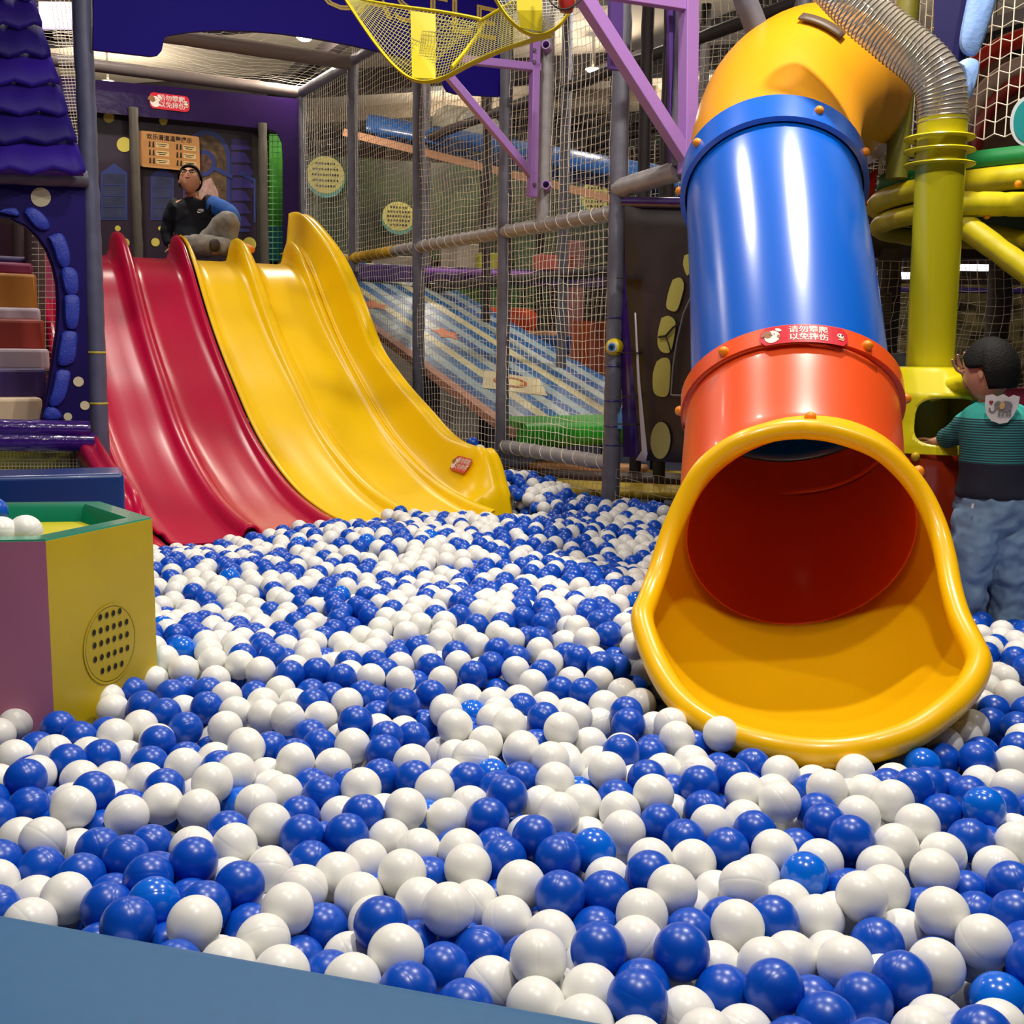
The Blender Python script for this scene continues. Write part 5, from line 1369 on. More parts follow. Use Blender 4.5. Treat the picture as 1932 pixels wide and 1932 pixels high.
mb.tube(catmull([M_(385, 468, .0), M_(400, 450, -.08), M_(428, 416, -.155), M_(437, 424, -.17), M_(434, 445, -.16), M_(434, 470, -.18)], 5), [.10] * 6 + [.088] * 5 + [.072] * 5 + [.064] * 5 + [.06] * 5, 16)
mb.tube(catmull([M_(355, 470, .0), M_(372, 464, -.18), M_(402, 464, -.28), M_(430, 468, -.27), M_(446, 472, -.25)], 5), [.10] * 6 + [.085] * 5 + [.075] * 5 + [.06] * 5, 16)
cloth('trousers', mb, mat('grey_trousers', (138, 134, 126), .85, noise=.25, bscale=14), man, .009, 6, .010)
skin_mesh('shoe', [(M_(450, 466, -.26), .046, .042), (M_(464, 467, -.30), .048, .038), (M_(479, 473, -.33), .036, .028)], [(0, 1), (1, 2)], mat('orange_shoe', (232, 136, 24), .6), man, 2)
skin_mesh('bag', [(M_(396, 462, -.38), .07, .06), (M_(414, 464, -.40), .075, .065)], [(0, 1)], mat('dark_bag', (52, 44, 42), .6), man, 2)['label'] = 'dark grey pouch lying on his lap'
lg = M_(379, 399, -.105); f_ = Flat(lambda x, y, z: lg + V(.97, .2, 0) * x + V(0, .1, 1) * y + V(.1, -1, .1) * z)
f_.poly([(-.030, -.004), (-.024, -.012), (-.012, -.014), (.030, .004), (-.010, -.005), (-.020, -.004), (-.024, .004)], 0, .006); f_.text('NIKE', .0, .011, .020, 0, .006, .0006)
f_.mb.build('chest_emblem', [mat('emblem_white', (225, 225, 225), .6)], man, smooth=False)

# --- boy at the pump column, seen from behind
KY = 3.75


def K_(px, py, dy=0.): return P(px, py, KY + dy)


boy = thing('person', 'small boy in teal striped top and blue trousers peering into the pump column', 'person', V(K_(1870, 900).x, KY, 0))
bc = K_(1867, 702, -.02); bs = .192
mbh, fw_, rt_, up2 = head('head', bc, bs, V(-.62, .78, -.10), V(0, 0, 1), boy, skin2, hair)
mbh.build('head_tmp', skin2, boy); hd_o = bpy.data.objects['head_tmp']
zf_ = 0.02
pt = [(K_(1872, 935, .0), .105, .085), (K_(1874, 880, .0), .100, .082), (K_(1876, 820, .0), .108, .082), (K_(1877, 778, .0), .088, .070), (K_(1873, 755, .0), .042, .042), (K_(1868, 728, .01), .042, .044)]
ed_ = [(0, 1), (1, 2), (2, 3), (3, 4), (4, 5)]
wl_ = limb(pt, ed_, 3, [(K_(1846, 783, .0), .045), (K_(1822, 803, .05), .036), (K_(1805, 820, .10), .033), (K_(1784, 828, .15), .026), (K_(1772, 832, .18), .019)])
wr_ = limb(pt, ed_, 3, [(K_(1915, 785, .03), .045), (K_(1912, 800, .16), .036), (K_(1880, 790, .24), .030), (K_(1845, 745, .20), .026), (K_(1826, 722, .13), .020)])
for (dx, ky) in ((-32, 0), (34, .02)):
    a_ = K_(1872 + dx * .75, 955, ky)
    limb(pt, ed_, 0, [(a_, .068), (K_(1868 + dx, 1040, ky), .055), (K_(1862 + dx * 1.15, 1100, ky), .046), (V(K_(1862 + dx * 1.2, 1150, ky).x, KY + ky, .05), .035), (V(K_(1862 + dx * 1.2, 1150, ky).x, KY + ky + .08, .03), .03)])
hand_pts(pt, ed_, wl_, K_(1772, 832, .18), V(-1, .5, -.3), V(0, 0, 1), V(0, -1, 0), .10, .0062, .5)
hand_pts(pt, ed_, wr_, K_(1826, 722, .12), V(-.42, -.15, .9), V(.9, .1, .42), V(-.3, .9, 0), .125, .0072, .25, .45, -1)
pt = [(q[0],) + tuple(r * (.66 if i < 4 else (.80 if r > .024 and i > 5 else 1)) for r in q[1:]) for i, q in enumerate(pt)]
body = skin_mesh('body', pt, ed_, skin2, boy, 2)
bm = bmesh.new(); bm.from_mesh(body.data); bm.from_mesh(hd_o.data); bm.to_mesh(body.data); bm.free(); bpy.data.objects.remove(hd_o)
face_bits(boy, bc, bs, fw_, rt_, up2)
hair_cap('hair', boy, bc + up2 * .002, bs * 1.0, fw_, rt_, up2)
# striped top
stripe = bpy.data.materials.new('striped_jersey'); stripe.use_nodes = True; nt = stripe.node_tree; b = nt.nodes['Principled BSDF']; b.inputs['Roughness'].default_value = .85
tc = nt.nodes.new('ShaderNodeTexCoord'); sx_ = nt.nodes.new('ShaderNodeSeparateXYZ'); nt.links.new(tc.outputs['Object'], sx_.inputs[0])
wv = nt.nodes.new('ShaderNodeMath'); wv.operation = 'MULTIPLY'; wv.inputs[1].default_value = 2 * PI / .0085; nt.links.new(sx_.outputs[2], wv.inputs[0])
sn = nt.nodes.new('ShaderNodeMath'); sn.operation = 'SINE'; nt.links.new(wv.outputs[0], sn.inputs[0])
gt = nt.nodes.new('ShaderNodeMath'); gt.operation = 'GREATER_THAN'; gt.inputs[1].default_value = 0.1; nt.links.new(sn.outputs[0], gt.inputs[0])
mx = nt.nodes.new('ShaderNodeMixRGB'); mx.inputs[1].default_value = (*lin((34, 52, 66)), 1); mx.inputs[2].default_value = (*lin((44, 134, 134)), 1); nt.links.new(gt.outputs[0], mx.inputs[0])
zy = K_(1875, 789).z; zn = K_(1875, 872).z
g1 = nt.nodes.new('ShaderNodeMath'); g1.operation = 'GREATER_THAN'; g1.inputs[1].default_value = zy; nt.links.new(sx_.outputs[2], g1.inputs[0])
m2 = nt.nodes.new('ShaderNodeMixRGB'); m2.inputs[2].default_value = (*lin((56, 176, 166)), 1); nt.links.new(g1.outputs[0], m2.inputs[0]); nt.links.new(mx.outputs[0], m2.inputs[1])
g2 = nt.nodes.new('ShaderNodeMath'); g2.operation = 'LESS_THAN'; g2.inputs[1].default_value = zn; nt.links.new(sx_.outputs[2], g2.inputs[0])
m3 = nt.nodes.new('ShaderNodeMixRGB'); m3.inputs[2].default_value = (*lin((26, 26, 44)), 1); nt.links.new(g2.outputs[0], m3.inputs[0]); nt.links.new(m2.outputs[0], m3.inputs[1]); nt.links.new(m3.outputs[0], b.inputs['Base Color'])
mb = torso([(K_(1874, 938, .0), .122, .10), (K_(1874, 930, .0), .126, .105), (K_(1874, 900, .0), .116, .10), (K_(1875, 860, .0), .112, .096), (K_(1876, 820, .0), .114, .092), (K_(1877, 795, .0), .112, .085), (K_(1877, 778, .0), .094, .072), (K_(1876, 766, .0), .062, .056), (K_(1875, 758, .0), .050, .05)])
mb.tube(catmull([K_(1856, 782, .0), K_(1838, 791, .02), K_(1818, 806, .06), K_(1800, 820, .10), K_(1782, 829, .16)], 5), [.050] * 6 + [.047] * 5 + [.042] * 5 + [.036] * 4 + [.030], 16)
mb.tube(catmull([K_(1898, 783, .02), K_(1918, 790, .06), K_(1910, 800, .16), K_(1880, 790, .24), K_(1846, 746, .21)], 5), [.050] * 6 + [.047] * 5 + [.044] * 5 + [.038] * 4 + [.034], 16)
cloth('striped_top', mb, stripe, boy, .006, 5, .004)
mb = torso([(K_(1872, 990, .01), .118, .10), (K_(1872, 960, .01), .128, .110), (K_(1873, 940, .0), .120, .100), (K_(1873, 925, .0), .108, .09)])
for (dx, ky) in ((-32, 0), (34, .02)):
    lx_ = K_(1862 + dx * 1.2, 1150, ky)
    mb.tube(catmull([K_(1872 + dx * .8, 965, ky), K_(1868 + dx, 1035, ky - .01), K_(1864 + dx * 1.1, 1085, ky), K_(1862 + dx * 1.2, 1130, ky), V(lx_.x, lx_.y, .05)], 5), [.084] * 6 + [.074] * 5 + [.068] * 5 + [.066] * 5, 18)
cloth('trousers', mb, mat('denim_blue_cotton', (118, 146, 180), .9, noise=.10, bscale=9), boy, .007, 5, .013, .05)
MB().bar(K_(1836, 950, -.105), K_(1834, 959, -.105), .003, .006).build('pocket_tag', white_s, boy)
# white bib with an elephant on his back
bq = K_(1889, 771, -.100)
f_ = Flat(lambda x, y, z: bq + V(.98, .0, 0) * x + V(0, -.12, 1) * y + V(0, -1, 0) * z + V(0, .9 * x * x, 0))
gm = 1.0
pts = [(-.058, .042), (-.056, .012), (-.048, -.018), (-.030, -.040), (.0, -.050), (.026, -.046), (.044, -.022), (.056, .008), (.058, .040), (.035, .046), (.02, .038), (.0, .048), (-.02, .040), (-.035, .047)]
f_.poly(pts, 0, .002)
f_.ell(.012, .008, .024, .017, 1, .004); f_.ell(-.014, .012, .013, .013, 1, .0045)
for dx in (-.006, .006, .020, .030): f_.rrect(dx, -.016, .008, .020, .002, 1, .004)
f_.ring(-.030, .000, .010, .012, .006, 1, .004, 170, 400); f_.ell(-.001, .010, .009, .012, 2, .0065)
f_.ell(-.017, .014, .0018, .0018, 3, .006, n=10); f_.ell(-.0405, .022, .0042, .0042, 4, .004, n=12); f_.ell(-.0345, .022, .0042, .0042, 4, .004, n=12); f_.poly([(-.0445, .0205), (-.0305, .0205), (-.0375, .012)], 4, .0042)
f_.mb.build('bib', [mat('bib_white', (226, 222, 220), .8), mat('elephant_grey', (132, 128, 130), .8), mat('elephant_ear', (216, 178, 110), .8), mat('eye_dark', (40, 28, 24), .3), mat('heart_red', (150, 50, 56), .7)], boy, smooth=False)['label'] = 'white bib with grey elephant and red heart'
# second child crouching behind the column: only dark hair shows
k2 = thing('person', 'person crouching behind the pump hood, only dark hair showing', 'person', V(P(1692, 715, 4.75).x, 4.75, 0))
c2 = P(1692, 722, 4.75); mbh, fw_, rt_, up2 = head('head', c2, .20, V(.2, -1, -.5), V(0, 0, 1), k2, skin2, hair); mbh.build('head_tmp', skin2, k2); hd_o = bpy.data.objects['head_tmp']
pt = [(V(c2.x, 4.75, .20), .10, .09), (V(c2.x, 4.75, .45), .10, .08), (V(c2.x, 4.76, .68), .09, .07), (V(c2.x, 4.75, c2.z - .17), .04), (V(c2.x, 4.75, c2.z - .08), .045)]
ed_ = [(0, 1), (1, 2), (2, 3), (3, 4)]
for sd in (-1, 1):
    limb(pt, ed_, 2, [(V(c2.x + sd * .11, 4.74, .66), .042), (V(c2.x + sd * .15, 4.68, .5), .034), (V(c2.x + sd * .10, 4.55, .48), .02)])
    limb(pt, ed_, 0, [(V(c2.x + sd * .08, 4.70, .20), .06), (V(c2.x + sd * .11, 4.50, .33), .05), (V(c2.x + sd * .10, 4.60, .06), .035)])
body = skin_mesh('body', pt, ed_, skin2, k2, 2); bm = bmesh.new(); bm.from_mesh(body.data); bm.from_mesh(hd_o.data); bm.to_mesh(body.data); bm.free(); bpy.data.objects.remove(hd_o)
hair_cap('hair', k2, c2, .212, fw_, rt_, up2)
skin_mesh('shirt', [(V(c2.x, 4.75, .22), .118, .105), (V(c2.x, 4.75, .45), .115, .095), (V(c2.x, 4.76, .66), .105, .085)], [(0, 1), (1, 2)], mat('dark_shirt', (36, 36, 44), .8), k2, 2)

# ------------------------------------------------------------------ the ball pit
BR = .04; ZS = CZ - .87            # ball radius, usual height of the top layer's centres
SPOTS = 'W210,1322 W219,1336 W31,1365 W-5,1388 B110,1374 B160,1397 B246,1308 B267,1336 W291,1285 B328,1313 B350,1305 B306,1347 W356,1338 B391,1339 B391,1307 W424,1315 W444,1344 B346,1377 W260,1373 W211,1396 W301,1399 W425,1374 W228,1423 B66,1416 W104,1428 W164,1417 B185,1433 B308,1412 B361,1426 B285,1445 W31,1430 B72,1453 B124,1446 W80,1466 W204,1470 W146,1478 W268,1478 W344,1447 W398,1429 B405,1457 W454,1434 W468,1407 W0,1477 B91,1491 B59,1496 B62,1516 B0,1517 B-5,1540 W129,1518 B184,1519 W200,1510 B248,1515 W301,1517 B312,1502 W358,1492 W458,1483 L439,1493 W410,1496 W231,1545 B189,1540 W145,1549 B116,1545 W379,1520 W39,1584 W135,1588 B292,1599 B430,1573 W366,1601 W442,1603 B190,1608 B232,1621 B70,1640 B8,1630 W85,1598 B292,1648 B366,1650 W428,1642 B152,1657 B200,1386 W488,1517 B490,1312 W498,1328 W530,1313 W552,1322 W499,1351 B588,1310 B622,1317 B583,1332 W653,1327 B688,1314 B709,1323 W756,1285 W660,1273 W600,1352 B592,1379 W542,1362 W669,1364 B719,1349 B770,1341 B813,1312 B760,1354 B796,1352 W848,1359 W882,1320 W932,1327 W848,1341 L892,1347 B883,1370 W943,1354 W926,1377 B893,1392 W933,1394 B962,1393 W917,1400 W714,1378 W761,1371 W646,1384 B660,1388 W668,1398 B726,1393 B722,1420 B790,1392 W833,1400 W860,1409 W848,1432 W897,1441 W939,1439 B508,1415 B549,1428 B604,1409 W628,1447 W506,1453 W550,1454 W498,1475 B586,1476 W532,1500 B617,1503 W662,1508 B677,1486 B717,1468 B787,1468 W783,1460 B819,1452 W850,1468 W816,1493 B876,1475 L925,1464 B943,1492 W892,1519 B916,1547 L803,1536 W719,1525 W644,1531 W516,1555 W763,1538 B683,1540 B568,1547 W853,1553 B593,1578 B580,1595 B657,1582 W736,1580 W793,1606 B858,1597 W870,1619 B947,1626 B963,1590 W498,1628 B575,1634 W687,1633 W893,1662 W1005,1291 W976,1322 B990,1339 B1060,1305 B1097,1308 W1130,1285 W1174,1308 W1208,1328 W1257,1369 W1227,1368 W1138,1338 W1145,1355 W1082,1354 W1028,1336 W1030,1356 W1064,1348 B1010,1371 W981,1369 B1019,1394 W984,1412 W1058,1407 B1177,1358 B1187,1378 W1110,1403 W1076,1417 W1184,1403 W1121,1436 W1085,1448 B1167,1426 B1160,1445 B1235,1412 W1267,1414 B1306,1410 B1221,1435 W1295,1435 W966,1444 W981,1445 W1027,1448 W1134,1467 W1184,1466 W1205,1464 W1150,1472 W1261,1464 B1257,1483 W1306,1465 B1367,1453 B1416,1464 B1368,1483 B1425,1477 B1376,1509 W1398,1512 B974,1483 W1007,1477 W1051,1496 L1088,1486 B1225,1488 B1162,1502 B1318,1496 B966,1508 W1025,1502 W1098,1518 W1235,1519 W1170,1533 W1258,1517 B1330,1526 W1408,1547 B1249,1550 W1345,1559 B1426,1575 W1099,1559 W1177,1569 W1014,1578 W1051,1564 B1007,1600 L1098,1617 B1054,1631 B1058,1603 W1237,1630 B1365,1604 W1301,1620 W1446,1614 B1292,1588 W1902,1310 W1864,1299 W1859,1333 B1877,1339 B1874,1367 B1932,1344 W1835,1370 B1914,1375 W1824,1395 W1784,1407 B1855,1419 B1785,1434 W1930,1396 B1913,1419 B1840,1441 W1909,1438 L1740,1446 W1849,1474 W1904,1491 B1794,1489 B1764,1504 B1829,1503 W1685,1477 B1668,1496 W1675,1514 B1723,1517 W1783,1532 W1473,1480 W1525,1477 W1592,1480 W1622,1483 B1534,1503 W1479,1506 B1534,1525 W1498,1519 W1484,1522 W1556,1527 W1590,1521 W1616,1506 W1635,1525 W1676,1543 W1724,1542 B1757,1537 B1883,1542 W1829,1543 L1849,1546 W1899,1557 B1928,1531 W1644,1553 W1678,1572 W1596,1555 W1714,1577 B1572,1561 B1619,1589 B1518,1601 B1604,1598 W1542,1627 W1642,1634 W1695,1599 W1783,1603 B1838,1597 B1896,1590 W1922,1582 W1939,1569 W1906,1608 W1884,1662 W1936,1645 W8,1666 W72,1694 W60,1742 W130,1702 B210,1692 B202,1709 B-8,1718 B300,1662 B345,1699 L286,1714 B395,1721 B462,1715 B441,1747 W382,1773 W410,1771 B200,1778 B240,1784 W235,1804 B312,1763 B332,1822 W425,1822 W516,1662 W630,1657 B724,1673 B809,1658 W758,1681 B949,1684 W578,1687 W493,1698 W662,1697 W771,1693 W549,1747 B590,1742 W506,1765 W718,1746 W876,1721 B860,1734 W833,1742 B600,1787 W653,1794 B623,1838 W668,1850 B707,1796 W736,1805 B790,1794 B800,1784 B906,1801 B843,1833 W940,1836 B762,1858 B876,1905 W543,1841 W1152,1650 B1222,1655 W1424,1650 W998,1688 B1037,1693 B1066,1668 B1124,1707 B1122,1733 W1202,1740 W1280,1706 W1328,1700 W1356,1689 W1381,1702 B1365,1721 B1308,1758 B1421,1742 W1388,1768 W966,1747 W1047,1784 W1102,1805 W1058,1841 W998,1845 B998,1820 B1166,1824 B1190,1860 W1218,1807 W1245,1798 W1358,1802 B1274,1841 W1272,1851 B1382,1867 W1027,1894 W1130,1877 W1106,1932 B1201,1892 W1287,1899 W1406,1941 W1194,1974 W1351,1962 W1434,1844 B1448,1924 L1524,1660 W1774,1666 B1846,1663 B1912,1675 W1956,1688 W1602,1705 W1496,1700 B1592,1679 W1613,1716 W1680,1704 W1712,1744 W1774,1745 B1728,1700 B1856,1730 B1906,1737 W1839,1790 W1859,1791 W1549,1755 W1562,1785 B1654,1794 B1772,1818 B1932,1781 B1936,1816 W1654,1822 W1754,1828 W1496,1812 W1589,1845 B1534,1877 B1692,1863 B1642,1915 B1474,1918 W1782,1930 L1886,1896 W1874,1939 W1639,1949 B1572,1951 W1729,1966 B1824,1952 B1624,1968 B1496,1974'
rng = np.random.default_rng(11)


def ray(px, py):
    c = RM @ np.array([(px - 966) / F, (py - 966) / F, 1.]); return c / np.linalg.norm(c)


# front balls: seen one by one
fc, fr, ft_ = [], [], []
for tk in SPOTS.split():
    x, y = map(float, tk[1:].split(',')); d = ray(x, y); fc.append(tk[0]); fr.append(d); ft_.append((ZS - CZ) / d[2])
fr = np.array(fr); t0_ = np.array(ft_); tt_ = t0_.copy(); nF = len(fc); pyv = np.array([float(q[1:].split(',')[1]) for q in SPOTS.split()])
lat = np.zeros((nF, 3))
# the rolled lip and the foam edge keep balls out
pad_n = np.array([nrp.x, nrp.y, 0.]); pad_o = np.array([ea.x, ea.y, 0.])
for it in range(500):
    p = EYE + fr * tt_[:, None] + lat; D = p[None] - p[:, None]; dist = np.sqrt((D ** 2).sum(2)) + np.eye(nF) * 9; ov = 2 * BR * .985 - dist; I, J = np.where((ov > 0) & (np.triu(np.ones((nF, nF)), 1) > 0))
    if len(I) == 0: break
    dt = np.zeros(nF); dl = np.zeros((nF, 3))
    for i, j in zip(I, J):
        o_ = ov[i, j]; s_ = 1 if (p[i] - EYE) @ (p[i] - EYE) > (p[j] - EYE) @ (p[j] - EYE) else -1
        if it < 3: s_ = -1 if pyv[i] > pyv[j] else 1
        along = abs((D[i, j] / max(1e-6, dist[i, j])) @ fr[i]); st_ = o_ * .5 / max(.35, along) * .6
        dt[i] += s_ * st_; dt[j] -= s_ * st_
        w_ = .12 if it < 150 else .30
        dl[i] -= D[i, j] / dist[i, j] * o_ * w_; dl[j] += D[i, j] / dist[i, j] * o_ * w_
    tt_ += np.clip(dt, -.02, .02); lat += dl; lat *= .995
    tt_ += (t0_ - tt_) * .004
    z = CZ + fr[:, 2] * tt_ + lat[:, 2]; lo_ = ZS - .085; hi_ = ZS + .035
    tt_ = np.where(z < lo_, tt_ + (lo_ - z) / fr[:, 2] * .5, tt_); tt_ = np.where(z > hi_, tt_ + (hi_ - z) / fr[:, 2] * .5, tt_)
FP = EYE + fr * tt_[:, None] + lat
# the rest: jittered layers pushed apart until no two overlap
def surf(x, y):
    return ZS + .018 * np.sin(x * 3.1 + y * 1.7 + 1) + .016 * np.sin(x * 1.9 - y * 3.3) + .014 * np.sin(y * 6.1 + x * 4.7) + .10 * np.exp(-(((x + .02) / .40) ** 2 + ((y - 6.75) / .35) ** 2)) - .03 * np.exp(-(((x + 1.6) / .9) ** 2 + ((y - 4.9) / .6) ** 2))


pts_ = []
sp = .0825
for L_ in range(4):
    z0 = -.062 * L_
    ny = int(7.0 / (sp * .866))
    for j in range(ny):
        y = 1.15 + j * sp * .866; xm = y * .52 + .25; xr = max(xm, min(2.25, xm + 1.1))
        nx = int((xm + xr) / sp); xs_ = -xm + (np.arange(nx) + (.5 if (j + L_) % 2 else 0)) * sp; zz = surf(xs_, y) + z0
        pts_.append(np.stack([xs_, np.full(nx, y), zz], 1))
Q = np.concatenate(pts_); Q += rng.normal(0, 1, Q.shape) * [.024, .024, .018]
# keep inside the pit and out of the things standing in it
rimxy = np.array([(p.x, p.y) for p in rim_s])


def inside(poly, P_):
    x, y = P_[:, 0], P_[:, 1]; c_ = np.zeros(len(P_), bool); n_ = len(poly)
    for i in range(n_):
        x1, y1 = poly[i]; x2, y2 = poly[i - 1]; k_ = ((y1 > y) != (y2 > y)) & (x < (x2 - x1) * (y - y1) / (y2 - y1 + 1e-12) + x1); c_ ^= k_
    return c_


def blocked(Q):
    m_ = np.zeros(len(Q), bool)
    n_ = np.array([W.x, W.y]); m_ |= (Q[:, :2] - [P5.x, P5.y]) @ n_ > -.045                      # the net wall
    m_ |= (Q[:, :2] - pad_o[:2]) @ pad_n[:2] > -.045                                            # the foam edge
    hp_ = np.array([(hc.x + (p.x - hc.x) * 1.10, hc.y + (p.y - hc.y) * 1.10) for p in hex_pts]); m_ |= inside(hp_, Q)
    m_ |= (Q[:, 0] < q_bl[0] + .04) & (Q[:, 1] > q_bl[1] - .65) & (Q[:, 1] < q_bl[1] + .35)
    s_ = (Q[:, :2] - [S0.x, S0.y]) @ [US.x, US.y]; a_ = (Q[:, :2] - [S0.x, S0.y]) @ [WS.x, WS.y]
    fh = np.array([prof(v) for v in s_]) + CZ + .022
    m_ |= (s_ < 3.76) & (a_ > -.25) & (a_ < 4 * LW + .34) & (Q[:, 2] < fh + .035)
    m_ |= (s_ < 1.8) & (a_ < 4 * LW + .3)
    m_ |= (s_ < 3.93) & (a_ > -.24) & (a_ < .03)
    m_ |= (s_ < 3.32) & (a_ > 4 * LW - .0) & (a_ < 4 * LW + .33)
    c_ = rimxy.mean(0); m_ |= inside(c_ + (rimxy - c_) * 1.10, Q) 
    m_ |= inside(c_ + (rimxy - c_) * .95 + [.04, .18], Q)
    m_ |= ((Q[:, 0] - C0.x) ** 2 + (Q[:, 1] - C0.y - .15) ** 2 < .36 ** 2) & (Q[:, 2] < CZ - .4)
    m_ |= (Q[:, 0] - cx + .02) ** 2 + (Q[:, 1] - cy) ** 2 < .325 ** 2
    for (bx, by, r_) in [(B5.x, B5.y, .05), (B4.x, B4.y, .05)] + LEGS: m_ |= (Q[:, 0] - bx) ** 2 + (Q[:, 1] - by) ** 2 < (r_ + BR) ** 2
    m_ |= (Q[:, 0] > 2.22) | (Q[:, 1] > 7.6) | (Q[:, 2] < BR)
    return m_


q_bl = (Ph(234, 893, -.487).x - .06, Ph(234, 893, -.487).y)
LEGS = [(K_(1862 + dx * 1.15, 1110, 0).x, KY + ky, .07) for (dx, ky) in ((-32, 0), (34, .02))]


def project(Q):
    c = (Q - EYE) @ RM; return 966 + F * c[:, 0] / c[:, 2], 966 + F * c[:, 1] / c[:, 2]


def cull(Q):
    ok = ~blocked(Q); Q = Q[ok]; px, py = project(Q)
    front = (py > 1292) & (px > -60) & (px < 1990)
    Q = Q[~(front & (Q[:, 2] > ZS - .068))]
    d2 = ((Q[:, None, :] - FP[None]) ** 2).sum(2).min(1); return Q[d2 > (2 * BR * .86) ** 2]


Q = cull(Q)
A = np.concatenate([FP, Q]); pin = np.arange(len(A)) < nF
cell = 2 * BR


def pairs(A):
    k_ = np.floor(A / cell).astype(np.int64) + 200; key_ = (k_[:, 0] * 1000 + k_[:, 1]) * 1000 + k_[:, 2]; o_ = np.argsort(key_, kind='stable'); ks = key_[o_]; I, J = [], []
    for dx in (-1, 0, 1):
        for dy in (-1, 0, 1):
            for dz in (-1, 0, 1):
                off = (dx * 1000 + dy) * 1000 + dz
                lo = np.searchsorted(ks, key_ + off, 'left'); hi = np.searchsorted(ks, key_ + off, 'right')
                for s_ in range(int((hi - lo).max()) if len(lo) else 0):
                    ok = lo + s_ < hi; i = np.where(ok)[0]; j = o_[lo[ok] + s_]; k2_ = i < j; I.append(i[k2_]); J.append(j[k2_])
    return np.concatenate(I), np.concatenate(J)


zt_cap = None
for it in range(70):
    if it % 2 == 0: I, J = pairs(A)
    D = A[J] - A[I]; d = np.sqrt((D ** 2).sum(1)) + 1e-9; ov = 2 * BR - d; k_ = ov > 0; Ik, Jk = I[k_], J[k_]; mv = D[k_] / d[k_][:, None] * (ov[k_] * .5)[:, None]
    wi = np.where(pin[Ik], 0, np.where(pin[Jk], 2, 1.))[:, None]; wj = np.where(pin[Jk], 0, np.where(pin[Ik], 2, 1.))[:, None]
    dA = np.zeros_like(A); cnt = np.ones(len(A)); np.add.at(dA, Ik, -mv * wi); np.add.at(dA, Jk, mv * wj)
    A += dA * .6
    cap = surf(A[:, 0], A[:, 1]) + .012; hi = (A[:, 2] > cap) & ~pin; A[hi, 2] -= (A[hi, 2] - cap[hi]) * .35
    A[:, 2] = np.maximum(A[:, 2], BR)
A = np.concatenate([A[:nF], cull(A[nF:])]) if False else A
ok = ~blocked(A); ok[:nF] = True; px_, py_ = project(A)
frontz = (np.arange(len(A)) >= nF) & (py_ > 1292) & (A[:, 2] > ZS - .045)
ok &= ~frontz; kinds = np.array(fc + list(np.where(rng.random(len(A) - nF) < .53, 'W', np.where(rng.random(len(A) - nF) < .035, 'L', 'B'))))
vis = (px_ > -260) & (A[:, 0] < 2.3); ok &= vis
A = A[ok]; kinds = kinds[ok]; nF2 = nF
print('balls', len(A), 'front', nF)


def sphere(nu, nv, seam=True):
    th_ = np.linspace(0, PI, nv + 1); rr_ = np.full(nv + 1, BR)
    if seam:
        h = nv // 2; th_ = np.insert(th_, [h, h + 1], [PI / 2 - .016, PI / 2 + .016]); rr_ = np.full(len(th_), BR); rr_[h + 1] -= .00016
    vs = [(0, 0, BR)]
    for t, r in list(zip(th_, rr_))[1:-1]:
        for k_ in range(nu): vs.append((r * math.sin(t) * math.cos(2 * PI * k_ / nu), r * math.sin(t) * math.sin(2 * PI * k_ / nu), r * math.cos(t)))
    vs.append((0, 0, -BR)); n_ = len(th_) - 2; fs = [(0, 1 + k_, 1 + (k_ + 1) % nu) for k_ in range(nu)]
    for j in range(n_ - 1):
        for k_ in range(nu): a, b = 1 + j * nu + k_, 1 + j * nu + (k_ + 1) % nu; fs.append((a, a + nu, b + nu, b))
    la = len(vs) - 1; fs += [(la, 1 + (n_ - 1) * nu + (k_ + 1) % nu, 1 + (n_ - 1) * nu + k_) for k_ in range(nu)]
    return vs, fs


bm_ = {}
vs, fs = sphere(36, 20)
for k_, m_ in (('W', white_b), ('B', blue_b), ('L', lblue_b)):
    me = bpy.data.meshes.new('play_ball'); me.from_pydata(vs, [], fs); me.polygons.foreach_set('use_smooth', [True] * len(fs)); me.materials.append(m_); bm_[k_] = me
NAMES = {'W': 'white_play_ball', 'B': 'blue_play_ball', 'L': 'translucent_blue_play_ball'}
CAT = 'play ball'
protos = {}


def one_ball(k_, p, label, group=None):
    if k_ not in protos: o = bpy.data.objects.new(NAMES[k_], bm_[k_]); protos[k_] = o
    else: o = protos[k_].copy()
    C.objects.link(o); o.location = p; o.rotation_euler = (rnd.uniform(0, 6), rnd.uniform(0, 6), rnd.uniform(0, 6)); o['label'] = label; o['category'] = CAT
    if group: o['group'] = group
    elif 'group' in o: del o['group']
    return o


# the ones that stand out
t_ = (.020 + BR); e_ = P(1360, 1385, 2.44)
special = [('W', P(1360, 1385, 2.36), 'lone white ball resting against the lower lip of the yellow tube slide mouth'),
           ('W', Ph(48, 1003, -.442), 'white ball in the corner of the hexagonal table top, fully in frame'), ('W', Ph(2, 1006, -.442), 'white ball on the hexagonal table cut by the frame edge'), ('B', Ph(-14, 966, -.442), 'blue ball on the hexagonal table at the very frame edge'),
           ('B', P(892, 836, 7.3), 'blue ball caught behind the end of the yellow slide side wall'), ('W', P(905, 850, 7.25), 'white ball tucked behind the yellow slide side wall just below a blue one'),
           ('B', P(964, 906, 7.0), 'blue ball perched beside the foot of the yellow side wall')]
for k_, p, lb in special: one_ball(k_, p, lb)
dist_ = np.sqrt(((A - EYE) ** 2).sum(1)); pxs, pys = project(A)
vis = (pxs > -30) & (pxs < 1962) & (pys < 1962)
rank = dist_ + np.where(vis, 0, 50) + np.where(A[:, 2] < surf(A[:, 0], A[:, 1]) - .075, 20, 0)
LIM = {'W': 290, 'B': 290}
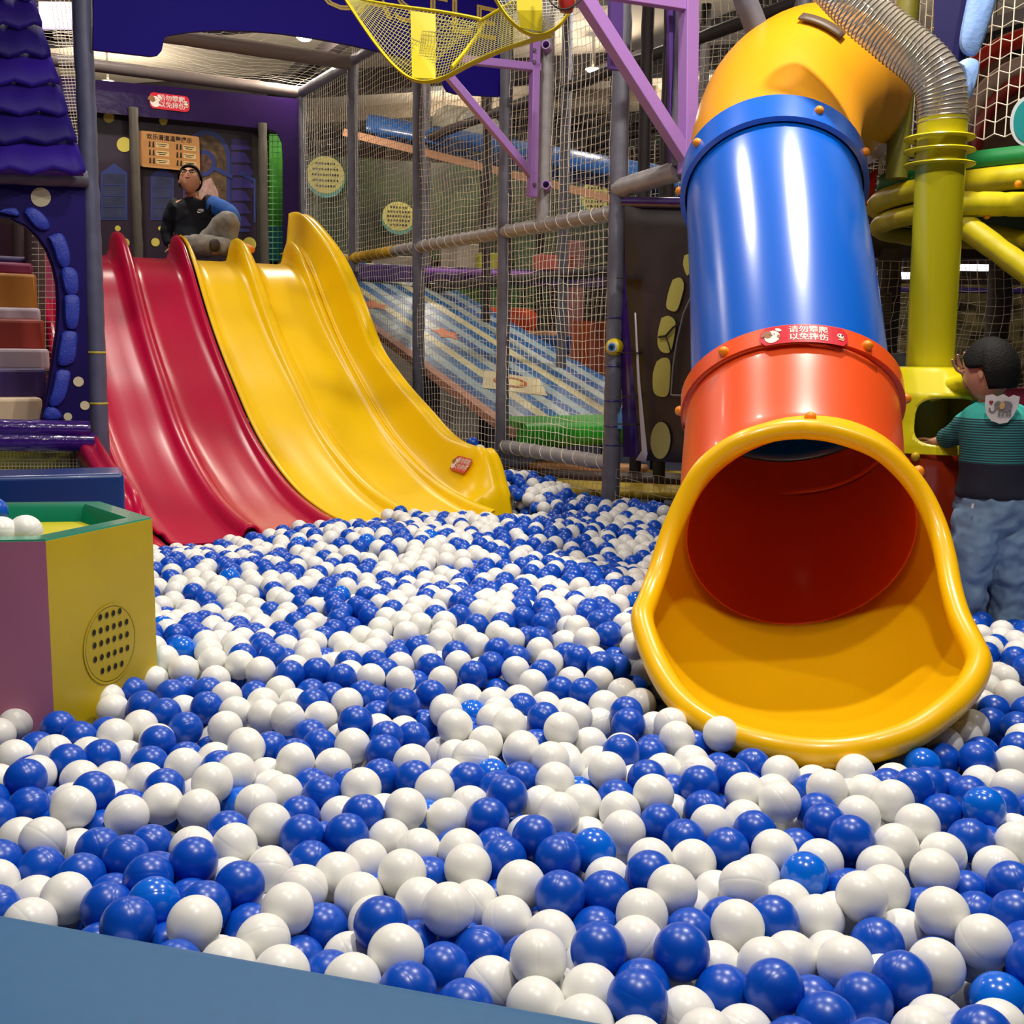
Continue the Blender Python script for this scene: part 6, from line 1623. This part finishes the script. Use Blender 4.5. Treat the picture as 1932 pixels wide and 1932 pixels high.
rest = {'W': [], 'B': [], 'L': []}; lights = []
for k_ in ('W', 'B'):
    idx = np.where(kinds == k_)[0]; idx = idx[np.argsort(rank[idx], kind='stable')]
    for n_, i in enumerate(idx):
        if n_ < LIM[k_] and rank[i] < 20:
            near = True
            one_ball(k_, A[i], 'glossy plain %s plastic play ball lying in the front half of the ball pit' % ('white' if k_ == 'W' else 'deep blue'), '%s balls in the front of the pit' % ('white' if k_ == 'W' else 'deep blue'))
        else: rest[k_].append(i)
idx = np.where(kinds == 'L')[0]; idx = idx[np.argsort(rank[idx])]
for n_, i in enumerate(idx):
    if n_ < 40 and rank[i] < 20: one_ball('L', A[i], 'brighter translucent blue play ball among the deep blue and white ones', 'translucent blue balls in the pit')
    else: rest['B'].append(i)


def heap(name, idx, m_, label):
    vs, fs = sphere(18, 10, False); vs = np.array(vs); n_ = len(vs); N_ = len(idx); V_ = (vs[None] + A[idx][:, None]).reshape(-1, 3)
    tri = [f for f in fs if len(f) == 3]; quad = [f for f in fs if len(f) == 4]
    loops = np.concatenate([np.array(tri).ravel(), np.array(quad).ravel()]); tot = np.array([3] * len(tri) + [4] * len(quad))
    LP = (loops[None] + (np.arange(N_) * n_)[:, None]).ravel(); TT = np.tile(tot, N_); ST = np.concatenate([[0], np.cumsum(TT)[:-1]])
    me = bpy.data.meshes.new(name); me.vertices.add(len(V_)); me.vertices.foreach_set('co', V_.ravel()); me.loops.add(len(LP)); me.loops.foreach_set('vertex_index', LP.astype(np.int32)); me.polygons.add(len(TT)); me.polygons.foreach_set('loop_start', ST.astype(np.int32)); me.polygons.foreach_set('loop_total', TT.astype(np.int32)); me.polygons.foreach_set('use_smooth', np.ones(len(TT), bool)); me.update(calc_edges=True); me.materials.append(m_)
    o = bpy.data.objects.new(name, me); C.objects.link(o); tag(o, label, 'play balls', None, 'stuff')


heap('white_ball_mass', np.array(rest['W']), white_b, 'mass of white plastic balls filling the rest of the pit')
heap('blue_ball_mass', np.array(rest['B']), blue_b, 'mass of deep blue plastic balls filling the rest of the pit')
